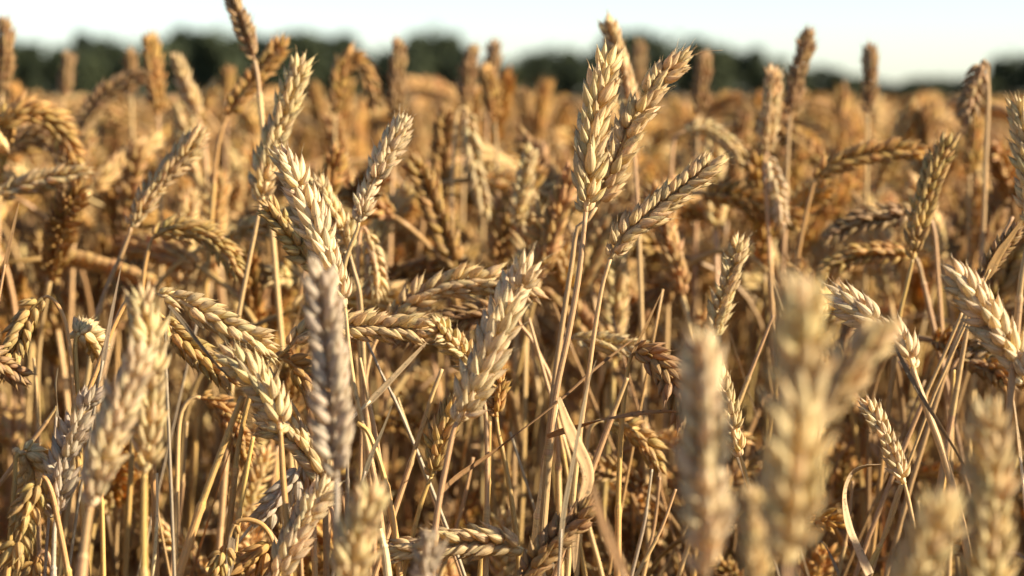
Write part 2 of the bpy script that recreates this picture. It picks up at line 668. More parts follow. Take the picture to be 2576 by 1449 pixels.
# --- sharp, in the middle and on the right
wheat('tallest big cream ear standing upright in sharp focus, seen broadside', [(1474, 533), (1478, 450), (1484, 370), (1497, 285), (1516, 205), (1531, 150)],
      1.30, 14, 'cream', [(1471, 560), (1455, 700), (1428, 850), (1404, 960), (1384, 1095), (1372, 1250), (1358, 1420)], w=1.22, sr=1.75, stem_tint='straw',
      leaves=[([(1376, 1099), (1420, 1082), (1500, 1058), (1600, 1040), (1690, 1035), (1712, 1042)], (1.29, 1.27), 4.6, 'tan', 220)],
      awns=[[(1527, 160), (1522, 120)], [(1534, 155), (1543, 112)]], mark='the tallest cream ear')
wheat('sharp awned ear leaning right out from behind the tallest cream ear', [(1500, 520), (1530, 455), (1562, 375), (1600, 285), (1650, 210), (1712, 158), (1738, 140)],
      1.34, 78, 'pale', [(1490, 545), (1453, 570), (1440, 650), (1420, 780), (1398, 930), (1380, 1090), (1362, 1250), (1348, 1420)], w=0.9, sr=1.6,
      awns=[[(1725, 150), (1745, 138), (1775, 129), (1818, 126)], [(1715, 155), (1738, 132), (1752, 116)], [(1690, 170), (1706, 150), (1722, 140)]], mark='the right-leaning awned ear')
wheat('slanting two-rowed ear right of the tallest cream ear on its own stem', [(1536, 650), (1565, 598), (1600, 565), (1650, 525), (1705, 480), (1760, 435), (1805, 400)],
      1.30, 82, 'pale', [(1530, 668), (1514, 725), (1496, 830), (1482, 930), (1463, 1060), (1448, 1180), (1438, 1300)], w=0.9, sr=1.35,
      awns=[[(1790, 412), (1822, 412), (1856, 416)]], mark='the slanting two-rowed ear')
wheat('slim soft ear poking into the sky just behind the tallest cream ear', [(1590, 330), (1583, 270), (1570, 190), (1548, 120), (1524, 42)],
      1.62, 75, 'pale', [(1596, 400), (1604, 520), (1611, 720)], w=0.82, hi=False, sr=1.3, mark='the slim ear behind')
wheat('pale whitish ear running diagonally up to the right through the centre', [(1150, 1062), (1190, 985), (1226, 900), (1262, 805), (1300, 735), (1334, 662)],
      1.20, 16, 'white', [(1140, 1085), (1120, 1180), (1108, 1240), (1096, 1320), (1085, 1440)], w=1.18, sr=1.6,
      leaves=[([(1110, 1238), (1150, 1198), (1250, 1128), (1400, 1012), (1500, 925), (1604, 845)], (1.20, 1.36), 3.6, 'dull', 200)],
      awns=[[(1330, 672), (1336, 640), (1345, 615)], [(1345, 700), (1375, 690), (1400, 684)]], mark='the whitish diagonal ear')
wheat('yellow-green ear tucked low behind the whitish diagonal ear', [(1085, 1198), (1098, 1140), (1112, 1090), (1138, 1040), (1160, 1005)],
      1.27, 24, 'green', [(1074, 1225), (1058, 1270), (1040, 1340), (1016, 1440)], w=1.02, sr=1.35, stem_tint='gold')
wheat('ear stub with a few spikelets glowing beside the whitish diagonal ear', [(1249, 1048), (1246, 1015), (1252, 985), (1256, 955)],
      1.29, 60, 'gold', [(1254, 1090), (1268, 1150), (1284, 1240), (1298, 1340), (1308, 1445)], w=0.72, sr=1.4, stem_tint='gold')
wheat('level ear pointing right with plump spikelets, behind the grey blurred ear', [(728, 872), (760, 842), (800, 830), (870, 824), (950, 822), (1020, 825), (1085, 836)],
      1.28, 84, 'pale', [(716, 884), (690, 905), (668, 925), (640, 965), (622, 1020), (600, 1120), (590, 1200)], w=0.98, sr=1.3, stem_tint='gold',
      awns=[[(1075, 835), (1110, 842), (1125, 848)]], mark='the level ear')
wheat('short broadside ear sloping down right to the whitish diagonal ear', [(1200, 950), (1175, 905), (1146, 868), (1118, 842), (1096, 822)],
      1.25, 20, 'cream', [(1212, 985), (1222, 1050), (1226, 1200), (1222, 1420)], w=0.98, dd=-0.03, sr=1.3)
wheat('soft arched two-rowed ear rising behind the level ear', [(985, 800), (1030, 758), (1090, 728), (1160, 712), (1240, 708), (1310, 725), (1350, 755)],
      1.42, 70, 'pale', [(968, 822), (940, 870), (922, 940), (912, 1060), (905, 1260)], w=1.0, hi=False, sr=1.3, mark='the soft arched ear')
wheat('soft brownish ear lying just under the arched two-rowed ear', [(1300, 800), (1250, 790), (1190, 795), (1120, 810), (1060, 835), (990, 868)],
      1.45, 60, 'tan', [(1312, 822), (1335, 850), (1360, 900), (1388, 962), (1400, 1060), (1406, 1250)], w=0.95, hi=False, sr=1.45)
wheat('soft cream ear leaning right on a bowed stem near the middle', [(903, 558), (915, 520), (938, 465), (965, 400), (995, 345), (1016, 305)],
      1.37, 20, 'white', [(898, 580), (882, 620), (868, 662), (855, 740), (848, 860)], w=1.08, sr=1.35,
      awns=[[(1016, 312), (1024, 300), (1033, 297)]], mark='the soft cream ear')
wheat('long pale ear leaning left, its base beside the grey blurred ear', [(868, 775), (848, 712), (822, 648), (795, 575), (765, 500), (738, 440), (704, 385)],
      1.27, 28, 'white', [(871, 800), (878, 880), (894, 990), (918, 1090), (945, 1220), (960, 1330)], w=1.0, sr=1.35,
      awns=[[(706, 392), (690, 362), (672, 336)], [(716, 400), (703, 365), (694, 340)], [(780, 510), (790, 480), (796, 455)]], mark='the long left-leaning ear')
wheat('short golden ear half hidden behind the long left-leaning ear', [(790, 680), (768, 640), (735, 600), (700, 555), (664, 520)],
      1.34, 70, 'green', [(800, 720), (806, 800), (810, 950)], w=0.9, sr=1.3, awns=[[(670, 525), (650, 520), (630, 519)]])
wheat('plump ear behind the long left-leaning ear, only its right edge showing', [(880, 640), (868, 595), (840, 540), (812, 490), (790, 450)],
      1.42, 60, 'cream', [(890, 680), (905, 740), (912, 850)], w=0.9, hi=False)
wheat('soft ear hanging in the gap right of the long left-leaning ear', [(925, 590), (935, 630), (945, 680), (940, 735)], 1.52, 40, 'pale',
      [(920, 575), (912, 572), (905, 590), (900, 680), (905, 800)], w=0.95, hi=False)
# --- left half
wheat('large soft ear standing upright on the left, tip with one big spikelet', [(364, 1192), (368, 1110), (374, 1010), (374, 900), (362, 800), (350, 730)],
      1.06, 22, 'cream', [(363, 1230), (362, 1320), (362, 1440)], w=1.0, hi=False, sr=1.55, stem_tint='gold', mark='the large upright left ear')
wheat('large soft ear leaning right, overlapping the large upright left ear', [(228, 1275), (246, 1195), (272, 1110), (305, 1020), (335, 940), (352, 880)],
      1.02, 18, 'white', [(222, 1300), (214, 1360), (205, 1440)], w=1.05, hi=False, sr=1.75, mark='the large leaning left ear')
wheat('grey-brown weathered ear with loose gaping spikelets on the lower left', [(140, 1305), (148, 1230), (165, 1150), (190, 1075), (222, 1010), (246, 975)],
      1.23, 34, 'grey', [(137, 1330), (135, 1390), (134, 1446)], w=1.0, sr=1.3, stem_tint='grey', thin=0.12,
      awns=[[(243, 985), (252, 960), (264, 945)]], mark='the grey weathered ear')
wheat('golden two-rowed ear hanging from an arched stem at the left edge', [(108, 750), (84, 772), (62, 812), (42, 858), (20, 905), (-5, 948)],
      1.30, 80, 'green', [(118, 745), (140, 760), (162, 805), (174, 870), (182, 960), (190, 1060)], w=0.92, sr=1.3, stem_tint='gold', mark='the hanging golden ear')
wheat('dark ear tip poking in from the left edge under the hanging golden ear', [(-60, 890), (-20, 905), (20, 925), (58, 950)],
      1.28, 75, 'tan', [(-80, 900), (-90, 960), (-95, 1100)], w=0.9, dd=0.02, awns=[[(50, 945), (65, 962), (70, 985)]])
wheat('stubby ear seen end-on, pointing away from a twin stem on the left', [(196, 842), (206, 832), (222, 840), (240, 862), (250, 890)],
      1.33, 65, 'cream', [(191, 850), (189, 880), (193, 950), (197, 1040)], w=1.0, dd=0.055, sr=1.35, stem_tint='gold', mark='the stubby end-on ear')
wheat('cream ear curled over its stem at the lower left edge', [(48, 1140), (62, 1140), (80, 1165), (78, 1205), (60, 1250)],
      1.25, 50, 'cream', [(40, 1148), (38, 1200), (30, 1300), (18, 1440)], w=1.0, dd=0.03, sr=1.4, stem_tint='gold', mark='the curled left ear')
wheat('yellow-green ear hanging beside its own hooked stem, lower left', [(104, 1200), (92, 1232), (72, 1275), (58, 1325), (46, 1370), (36, 1400)],
      1.22, 40, 'green', [(116, 1205), (132, 1245), (146, 1310), (160, 1380), (172, 1446)], w=1.05, sr=1.5, stem_tint='gold')
wheat('dim ear deep at the bottom left corner', [(95, 1400), (85, 1440), (70, 1480)], 1.35, 30, 'gold', [(105, 1390), (120, 1395), (135, 1450)], w=0.95, hi=False)
wheat('long golden ear drooping right from an arched stem, left of centre', [(398, 742), (440, 752), (500, 782), (560, 812), (620, 842), (660, 870), (690, 895)],
      1.27, 76, 'cream', [(380, 738), (345, 742), (318, 760), (290, 812), (262, 880), (240, 940), (215, 1000)], w=1.0, sr=1.3, stem_tint='gold',
      leaves=[([(424, 768), (460, 810), (505, 868), (550, 922), (590, 960)], (1.22, 1.21), 2.6, 'ash', 60)], mark='the long drooping golden ear')
wheat('shaded golden ear hanging below the long drooping golden ear', [(412, 800), (440, 838), (480, 872), (520, 905), (560, 940), (585, 962)],
      1.31, 70, 'green', [(400, 790), (385, 800), (378, 850), (380, 960), (384, 1100)], w=0.95, sr=1.3, stem_tint='gold')
wheat('plump golden spikelets dangling between the drooping golden ear and grey blurred ear', [(690, 905), (715, 905), (745, 925), (770, 955), (785, 1000)],
      1.29, 66, 'gold', [(676, 915), (690, 950), (722, 1000), (755, 1060), (770, 1200)], w=1.05, sr=1.0)
wheat('chunky pale ear bent over to the upper left on a golden stem', [(706, 1082), (700, 1050), (680, 1008), (650, 965), (615, 930), (582, 905)],
      1.21, 30, 'cream', [(707, 1110), (712, 1200), (720, 1300), (729, 1445)], w=1.18, dd=0.02, sr=1.6, stem_tint='gold', mark='the chunky bent ear')
wheat('golden two-rowed ear sloping behind the chunky bent ear and its stem', [(822, 1245), (815, 1205), (790, 1160), (755, 1120), (712, 1088), (665, 1068)],
      1.27, 64, 'pale', [(832, 1275), (842, 1330), (846, 1440)], w=1.05, sr=1.2, awns=[[(660, 1118), (635, 1110)], [(670, 1090), (640, 1070)]])
wheat('dry greyish ear nodding lower left under the chunky bent ear', [(762, 1170), (740, 1205), (715, 1240), (690, 1275), (660, 1300)],
      1.27, 50, 'grey', [(772, 1160), (785, 1180), (790, 1260), (792, 1420)], w=1.0, sr=1.2, awns=[[(665, 1295), (640, 1300), (615, 1312)]])
wheat('pinkish pale ear rising from the bottom edge, right of the chunky ear stem', [(675, 1500), (705, 1430), (735, 1365), (770, 1300), (805, 1252), (825, 1225)],
      1.20, 22, 'white', [(665, 1540), (655, 1600)], w=1.15, sr=1.5, mark='the pinkish bottom ear')
wheat('dark plump ear at the bottom edge beside the pinkish bottom ear', [(690, 1360), (660, 1390), (620, 1420), (585, 1440)],
      1.26, 60, 'gold', [(672, 1332), (640, 1310), (600, 1318), (650, 1330)][:1] + [(700, 1380), (705, 1470)], w=1.0)
wheat('small hooked ear with a bare golden neck at the bottom left of centre', [(590, 1318), (575, 1355), (560, 1395), (545, 1430)],
      1.24, 50, 'green', [(600, 1310), (630, 1308), (665, 1325), (690, 1370), (700, 1440)], w=0.85, sr=1.4, stem_tint='gold', thin=0.3)
wheat('dim ear drooping right in the shade behind the chunky bent ear', [(505, 1000), (530, 1005), (560, 1030), (585, 1070), (605, 1110), (620, 1160)],
      1.42, 60, 'gold', [(490, 1000), (465, 1020), (450, 1080), (445, 1250)], w=0.95, hi=False)
wheat('blurred grey-blue ear standing upright in front of the level ear', [(846, 1205), (842, 1110), (835, 1000), (826, 890), (815, 780), (803, 660)],
      1.02, 80, 'grey', [(847, 1240), (846, 1330), (850, 1446)], w=0.92, hi=False, sr=1.5, stem_tint='grey', mark='the grey blurred ear')
wheat('blurred ear rising from the bottom edge right of the grey blurred ear', [(868, 1500), (878, 1430), (892, 1370), (912, 1305), (928, 1250)],
      0.98, 24, 'cream', [(866, 1560)], w=1.2, hi=False, sr=1.5, mark='the blurred bottom ear')
wheat('pale blurred ear tip just entering at the bottom centre', [(1068, 1500), (1070, 1450), (1076, 1400), (1080, 1355)], 1.0, 40, 'grey', [(1066, 1560)], w=0.8, hi=False, awns=[[(1080, 1360), (1076, 1320), (1068, 1285)]])
wheat('level two-rowed ear pointing left near the bottom centre', [(1318, 1384), (1270, 1366), (1200, 1362), (1130, 1368), (1060, 1378), (985, 1388)],
      1.26, 82, 'pale', [(1335, 1392), (1360, 1420), (1375, 1480)], w=1.0, sr=1.2, awns=[[(1170, 1345), (1150, 1325)], [(1230, 1345), (1212, 1325)]], mark='the level bottom ear')
wheat('dark golden ear rising right at the bottom centre, beside the level bottom ear', [(1310, 1470), (1345, 1415), (1385, 1370), (1425, 1330), (1460, 1295), (1482, 1272)],
      1.22, 56, 'tan', [(1295, 1510), (1285, 1560)], w=1.0, sr=1.4, mark='the dark bottom ear')
# --- right half
wheat('bleached ear bowed over to the left on a thick slanting stem', [(2296, 922), (2280, 880), (2248, 842), (2205, 812), (2160, 780), (2112, 748)],
      1.24, 34, 'white', [(2302, 945), (2335, 1040), (2365, 1120), (2395, 1220), (2420, 1320), (2440, 1420)], w=1.25, dd=0.02, sr=2.0,
      leaves=[([(2250, 868), (2280, 930), (2320, 1000), (2365, 1070), (2420, 1160), (2460, 1235)], (1.22, 1.22), 2.6, 'ash', 90)],
      awns=[[(2116, 752), (2104, 722), (2092, 692)]], mark='the bleached bowed ear')
wheat('pale plump ear sloping down to the right edge', [(2585, 965), (2556, 905), (2520, 848), (2478, 790), (2440, 735), (2405, 688)],
      1.20, 40, 'white', [(2595, 990), (2610, 1080), (2618, 1250)], w=1.28, sr=1.6, awns=[[(2420, 738), (2395, 735), (2372, 733)], [(2420, 695), (2428, 675), (2430, 655)]], mark='the plump right-edge ear')
wheat('small pale ear leaning left below the bleached bowed ear', [(2275, 1215), (2258, 1175), (2238, 1125), (2212, 1070), (2182, 1020)],
      1.27, 22, 'white', [(2280, 1235), (2290, 1280), (2300, 1340), (2306, 1440)], w=0.82, sr=1.25, awns=[[(2190, 1090), (2160, 1070), (2150, 1055)]], mark='the small left-leaning ear')
wheat('cream ear cut off by the right edge above the plump one', [(2588, 560), (2590, 480), (2585, 400), (2572, 320), (2556, 262)],
      1.20, 24, 'cream', [(2588, 600), (2570, 700), (2560, 800)], w=1.0, sr=1.5, awns=[[(2556, 270), (2548, 245), (2540, 228)]], mark='the cut-off right-edge ear')
wheat('soft greenish ear leaning right on a curved golden stem', [(2296, 652), (2305, 590), (2322, 520), (2345, 450), (2368, 395), (2385, 352)],
      1.48, 24, 'green', [(2290, 680), (2278, 730), (2264, 790), (2250, 900)], w=0.98, hi=False, sr=1.35, stem_tint='gold', mark='the soft greenish ear')
wheat('arched two-rowed ear bending right behind the soft greenish ear', [(2050, 452), (2085, 420), (2140, 398), (2200, 386), (2260, 380), (2330, 378)],
      1.66, 80, 'gold', [(2042, 480), (2030, 530), (2015, 600), (2000, 690)], w=0.95, hi=False, stem_tint='gold', mark='the right-bending arched ear')
wheat('dark ear lying level below the arched one, partly behind the soft greenish ear', [(2310, 530), (2250, 540), (2190, 550), (2130, 570), (2075, 600)],
      1.62, 60, 'brown', [(2330, 540), (2350, 580), (2360, 700)], w=1.0, hi=False, mark='the dark level ear')
wheat('shaded ear bending over below the dark level ear', [(2290, 640), (2230, 635), (2170, 640), (2110, 660), (2060, 690)], 1.60, 60, 'gold', [(2310, 660), (2325, 720)], w=0.95, hi=False)
wheat('drooping ear with folded orange husks right of centre', [(1590, 890), (1612, 886), (1650, 905), (1685, 945), (1712, 1000), (1730, 1060)],
      1.33, 16, 'tan', [(1584, 905), (1575, 960), (1563, 1080), (1556, 1240), (1554, 1440)], w=1.25, sr=1.5, stem_tint='gold', dd=-0.02,
      leaves=[([(1586, 898), (1606, 858), (1632, 805), (1664, 735)], 1.33, 2.2, 'tan', 20)], mark='the folded drooping ear')
wheat('slim pale ear standing close right of the folded drooping ear', [(1862, 1148), (1850, 1100), (1838, 1050), (1824, 1000), (1810, 948)],
      1.29, 24, 'cream', [(1868, 1165), (1880, 1210), (1892, 1255), (1905, 1340)], w=0.86, sr=1.2, stem_tint='gold', mark='the slim pale ear')
wheat('soft golden two-rowed ear above the narrow foreground ear', [(1790, 858), (1808, 790), (1826, 730), (1845, 665), (1860, 600)],
      1.40, 76, 'cream', [(1782, 900), (1776, 980)], w=0.9, hi=False, stem_tint='gold', mark='the soft golden ear')
wheat('soft level ear crossed by a bare slanting straw right of centre', [(1440, 852), (1500, 858), (1560, 868), (1620, 880)], 1.45, 80, 'cream', [(1425, 850), (1410, 870), (1400, 960)], w=0.85, hi=False)
wheat('shaded golden ear drooping right below the dry twisted blade', [(1520, 1060), (1560, 1068), (1600, 1090), (1635, 1130), (1655, 1175)], 1.42, 60, 'green', [(1500, 1062), (1480, 1090), (1470, 1200)], w=0.92, hi=False)
wheat('brown ear with frilled husks hanging low by the right edge', [(2420, 905), (2460, 915), (2500, 932), (2540, 960)], 1.46, 40, 'brown', [(2405, 910), (2395, 950), (2392, 1100)], w=0.9, hi=False)
wheat('largest foreground ear, out of focus and upright, on the right', [(1978, 1420), (1984, 1290), (1996, 1130), (2006, 980), (2010, 850), (2008, 715)],
      0.77, 14, 'cream', [(1976, 1460), (1974, 1560)], w=1.1, hi=False, sr=1.5, mark='the largest foreground ear')
wheat('narrower foreground ear, out of focus, left of the largest foreground ear', [(1775, 1450), (1776, 1330), (1772, 1180), (1768, 1010), (1766, 840)],
      0.84, 64, 'white', [(1775, 1500), (1776, 1580)], w=1.0, hi=False, mark='the narrower foreground ear')
wheat('blurred foreground ear leaning right out from behind the largest foreground ear', [(2050, 1080), (2090, 1000), (2135, 930), (2180, 870), (2222, 830)],
      0.83, 50, 'pale', [(2035, 1120), (2010, 1260), (2000, 1450)], w=1.0, hi=False, mark='the leaning foreground ear')
wheat('blurred foreground ear rising at the lower right edge', [(2478, 1560), (2480, 1450), (2486, 1330), (2490, 1200), (2490, 1090), (2488, 1020)],
      0.88, 30, 'cream', [(2478, 1600), (2478, 1680)], w=1.05, hi=False, mark='the right blurred ear')
wheat('low blurred foreground ear at the bottom right, tip leaning right', [(2270, 1560), (2300, 1460), (2330, 1380), (2355, 1310), (2372, 1265)],
      0.82, 24, 'cream', [(2262, 1600)], w=1.15, hi=False)
wheat('dim blurred ear base low between the two largest foreground ears', [(1905, 1500), (1900, 1400), (1896, 1300), (1888, 1230)], 0.80, 40, 'cream', [(1905, 1560)], w=0.6, hi=False)
# --- soft ears further back, against the trees and the sky; brown tints paint the sky ears' backlit shade
wheat('long soft cream ear leaning right on a pale stem, upper left', [(655, 512), (660, 450), (682, 375), (708, 300), (735, 225), (762, 150)],
      1.47, 22, 'cream', [(652, 530), (640, 590), (618, 700), (598, 810), (585, 950)], w=1.0, hi=False, sr=1.45, awns=[[(760, 160), (748, 135), (745, 115)], [(764, 155), (762, 130)]], mark='the long soft cream ear')
wheat('golden ear slanting right across the tree line', [(572, 292), (598, 255), (630, 210), (665, 165), (695, 128), (712, 100)],
      1.72, 70, 'gold', [(566, 305), (552, 350), (543, 410), (537, 480)], w=1.0, hi=False, stem_tint='gold', mark='the slanting golden ear')
wheat('dark ear cut off by the top edge, against the sky', [(640, 150), (628, 115), (615, 75), (598, 30), (574, -24)], 1.62, 70, 'brown', [(648, 190), (655, 260)], w=0.85, hi=False, mark='the dark top-edge ear')
wheat('muted soft ear leaning right below the tree line on the left', [(330, 572), (352, 530), (385, 482), (425, 430), (470, 380), (510, 330)],
      1.52, 26, 'pale', [(325, 590), (306, 640), (280, 695), (246, 790), (230, 880)], w=0.95, hi=False, sr=1.45, awns=[[(505, 338), (518, 322)]], mark='the muted left ear')
wheat('yellow arched ear bending right below the muted left ear', [(385, 598), (410, 582), (450, 576), (495, 582), (540, 605), (575, 640), (595, 690)],
      1.50, 66, 'green', [(378, 612), (368, 650), (360, 705), (352, 820)], w=1.0, hi=False, stem_tint='gold', mark='the yellow arched ear')
wheat('humped golden ear arching over at the upper left edge', [(-12, 330), (20, 300), (65, 280), (110, 292), (150, 325), (180, 380), (190, 420)],
      1.68, 50, 'gold', [(-25, 360), (-30, 450)], w=1.25, hi=False, dd=0.02, mark='the humped golden ear')
wheat('second humped ear just under the humped golden ear at the left edge', [(0, 390), (40, 350), (90, 340), (140, 370), (175, 420)], 1.78, 40, 'brown', [(-15, 430), (-20, 520)], w=1.1, hi=False)
wheat('long level blurred ear at the left edge', [(-10, 492), (50, 470), (110, 452), (170, 442), (225, 432)], 1.60, 75, 'pale', [(-30, 510), (-40, 600)], w=0.95, hi=False, mark='the level left-edge ear')
wheat('blurred upright ear at the upper left corner against the sky', [(6, 240), (8, 190), (12, 130), (14, 80), (12, 48)], 1.85, 40, 'tan', [(4, 280), (0, 400)], w=0.95, hi=False, mark='the upper left corner ear')
wheat('blurred double-headed looking ear standing against dark trees, left', [(398, 290), (392, 230), (384, 160), (376, 95)], 2.0, 30, 'gold', [(400, 350), (402, 480)], w=1.1, hi=False, mark='the tall ear against dark trees')
wheat('blurred brown ear arching up to the tall ear against dark trees', [(200, 345), (225, 285), (265, 235), (320, 205), (372, 192)], 1.95, 70, 'brown', [(192, 400), (188, 500)], w=0.95, hi=False)
wheat('faint brown ear standing in the tree line near the left corner', [(160, 250), (165, 200), (172, 140)], 2.3, 50, 'brown', [(158, 300), (155, 420)], w=0.9, hi=False)
wheat('shorter blurred ear just left of the tall ear against dark trees', [(330, 240), (330, 190), (326, 130)], 2.2, 40, 'tan', [(332, 300), (334, 420)], w=0.9, hi=False)
wheat('blurred pale ear leaning left right of the tall ear against dark trees', [(500, 300), (478, 240), (458, 190), (440, 140)], 1.95, 60, 'pale', [(515, 360), (520, 460)], w=0.9, hi=False)
wheat('small golden blurred ear low in the trees beside the slanting golden ear', [(572, 250), (574, 215), (578, 180)], 2.4, 40, 'gold', [(570, 300), (568, 400)], w=0.95, hi=False)
wheat('stout blurred ear with sunlit right edge against the trees, centre left', [(992, 300), (996, 240), (1000, 170), (1004, 105)], 1.95, 24, 'tan', [(990, 340), (986, 460)], w=1.05, hi=False, mark='the stout sunlit ear')
wheat('blurred arched ear left of the stout sunlit ear', [(845, 290), (850, 230), (862, 175), (885, 145), (912, 165), (935, 215), (945, 270)], 1.95, 60, 'gold', [(842, 340), (840, 460)], w=0.9, hi=False)
wheat('dark tipped blurred ear standing alone against the sky, centre', [(1232, 210), (1238, 165), (1246, 110)], 2.2, 50, 'brown', [(1228, 260), (1222, 400)], w=0.95, hi=False, mark='the dark tipped ear')
wheat('blurred ear with a notched tip left of the dark tipped ear', [(1170, 270), (1176, 210), (1184, 150), (1188, 125)], 2.1, 40, 'tan', [(1168, 320), (1165, 450)], w=1.0, hi=False)
wheat('blurred golden ear in front of the dark tipped ear', [(1245, 310), (1240, 260), (1228, 205), (1222, 175)], 2.0, 30, 'gold', [(1248, 360), (1250, 480)], w=1.05, hi=False)
wheat('bright blurred ear hanging straight down the middle distance', [(1180, 285), (1184, 340), (1192, 410), (1208, 480), (1222, 545)], 1.85, 80, 'cream', [(1174, 275), (1160, 270), (1148, 300), (1140, 420), (1135, 560)], w=0.85, hi=False, mark='the bright hanging ear')
wheat('soft upright ear in the middle distance right of the bright hanging ear', [(1302, 570), (1310, 510), (1322, 440), (1336, 372)], 1.70, 70, 'cream', [(1300, 620), (1298, 760)], w=0.85, hi=False, mark='the soft middle ear')
wheat('blurred brown ear standing against trees just right of the tallest cream ear', [(1602, 225), (1606, 165), (1610, 105)], 2.4, 30, 'brown', [(1600, 280), (1598, 420)], w=1.0, hi=False)
wheat('blurred pale brown ear against trees right of the right-leaning awned ear', [(1758, 290), (1764, 220), (1772, 140)], 2.0, 30, 'tan', [(1755, 340), (1752, 470)], w=1.0, hi=False, mark='the pale brown ear')
wheat('blurred bright ear with sunlit right side, left of the tall brown sky ear', [(1926, 400), (1932, 330), (1940, 250), (1946, 172)], 1.75, 40, 'pale', [(1924, 450), (1935, 620), (1942, 760)], w=0.95, hi=False, mark='the bright right ear')
wheat('blurred ear hanging below the bright right ear', [(1935, 395), (1945, 440), (1958, 500), (1970, 570)], 1.70, 60, 'white', [(1930, 385), (1924, 400), (1930, 520), (1940, 700)], w=0.85, hi=False)
wheat('tall brown blurred ear against the sky on the right', [(1988, 292), (1998, 230), (2014, 160), (2036, 75)], 1.80, 50, 'brown', [(1984, 340), (1978, 470)], w=0.9, hi=False, mark='the tall brown sky ear')
wheat('brown blurred ear upright against the sky, second from the right edge', [(2184, 285), (2188, 230), (2190, 170), (2192, 115)], 1.95, 60, 'brown', [(2182, 340), (2180, 450)], w=0.9, hi=False, mark='the upright brown sky ear')
wheat('nodding brown ear against the sky beside its own stem, far right', [(2474, 150), (2462, 190), (2444, 240), (2425, 295)], 1.72, 40, 'brown', [(2482, 160), (2486, 250), (2480, 400), (2474, 560), (2468, 660)], w=1.1, hi=False, sr=1.6, mark='the nodding sky ear')
wheat('golden blurred ear below the nodding sky ear', [(2440, 440), (2448, 380), (2452, 330), (2450, 290)], 1.9, 50, 'gold', [(2438, 500), (2436, 620)], w=0.95, hi=False)
wheat('arched blurred ear bending right under the slanting two-rowed ear tip', [(1722, 330), (1760, 322), (1800, 335), (1840, 370), (1872, 420)], 1.80, 60, 'cream', [(1700, 345), (1690, 400), (1686, 520)], w=0.9, hi=False)
wheat('thick pale leaf-wrapped ear at the right edge under the cut-off ear', [(2470, 700), (2500, 650), (2530, 610), (2560, 575)], 1.38, 60, 'tan', [(2460, 720), (2440, 790), (2420, 900)], w=0.75, hi=False)

# ------------------------------------------------------------------ bare straws and dry blades
def straw(name, label, cat, pts, d, size, tint, twist=0.0, ground=True, ref=(0.35, -0.9, 0.3), taper=0.5, curl=0.35, base=0.5, rev=False):
    """name 'dry_straw' is a hollow stem (size = radius, mm); 'dry_leaf' a blade (size = width, mm); points run from the free end down"""
    d0, d1 = d if isinstance(d, tuple) else (d, d)
    P, _ = px_path(pts, d0, d1, 30)
    if name == 'dry_straw':
        S = to_ground(P, 0.4) if ground else P
        b = S[-1]
        sra, srr = node_at(S, np.linspace(size * .8, size * 1.1, len(S)) * 1e-3, rng, .25, .6)
        o = link(name, tube(S - b, sra, 8, r=srr).mesh(name, M_STEM), None, b, TINTS[tint])
    else:
        P = P[::-1]
        b = P[0]
        o = link(name, blade(P - b, size * 1e-3, ref, R(twist), curl, random.random(), taper=taper, base=base).mesh(name, M_LEAF), None, b, TINTS[tint])
        if ground:                                    # the withered stalk the blade grows from
            S = to_ground(np.array([P[4], P[2], P[0]]), 0.35)
            link('stalk', tube(S - b, np.linspace(.7, 1.4, len(S)) * 1e-3, 7, r=random.random()).mesh('stalk', M_STEM), o, color=TINTS[tint])
    return tag(o, label, cat, 'dry straws and blades among the wheat')


straw('dry_leaf', 'bright bleached blade slanting left below the level ear', 'dry leaf', [(1072, 862), (1030, 905), (980, 958), (935, 1005), (908, 1030)], 1.28, 3.6, 'white', 30, taper=0.25)
straw('dry_straw', 'dark thin straw running down right under the level ear', 'straw', [(922, 856), (955, 930), (995, 1010), (1030, 1090), (1055, 1150)], 1.34, 0.9, 'ash')
straw('dry_straw', 'brownish straw leaning right, its broken tip under the whitish diagonal ear', 'straw', [(1112, 928), (1085, 1000), (1058, 1085), (1028, 1180), (992, 1288)], 1.30, 1.35, 'tan')
straw('dry_straw', 'golden straw curving down right of the grey blurred ear', 'straw', [(898, 1064), (925, 1085), (947, 1137), (964, 1190), (978, 1250), (995, 1350), (1006, 1446)], 1.26, 1.5, 'gold')
straw('dry_leaf', 'grey narrow blade leaning right of the grey blurred ear', 'dry leaf', [(986, 1020), (960, 1085), (935, 1140), (910, 1212)], 1.24, 3.2, 'ash', 40)
straw('dry_leaf', 'dark grey blade standing straight left of the glowing wide leaf', 'dry leaf', [(1500, 905), (1480, 960), (1463, 1038), (1446, 1131), (1426, 1236), (1414, 1310), (1408, 1400)], 1.20, 3.4, 'ash', 50, taper=0.3)
straw('dry_leaf', 'wide sunlit leaf glowing orange beside the twin stems', 'dry leaf', [(1405, 1000), (1424, 1060), (1448, 1118), (1472, 1168), (1478, 1210), (1462, 1265), (1448, 1330), (1444, 1440)][::-1], (1.225, 1.235), 8.5, 'pale', 8, ground=False, taper=0.42, base=0.25, ref=(0.42, -0.9, 0.1), curl=0.25)
straw('dry_straw', 'tan straw slanting down left from the folded drooping ear', 'straw', [(1578, 950), (1555, 1010), (1520, 1100), (1484, 1196)], 1.30, 1.5, 'tan')
straw('dry_leaf', 'blurred pale blade crossing the bottom right of the dark bottom ear', 'dry leaf', [(1488, 1215), (1510, 1300), (1540, 1380), (1575, 1460)], 0.95, 5.0, 'tan', 10, taper=0.3)
straw('dry_leaf', 'curling blade looping left under the small left-leaning ear', 'dry leaf', [(2216, 1168), (2170, 1172), (2136, 1195), (2121, 1248), (2132, 1322), (2158, 1385), (2186, 1446)], 1.25, 5.5, 'white', 50, ground=False, taper=0.15, base=0.9)
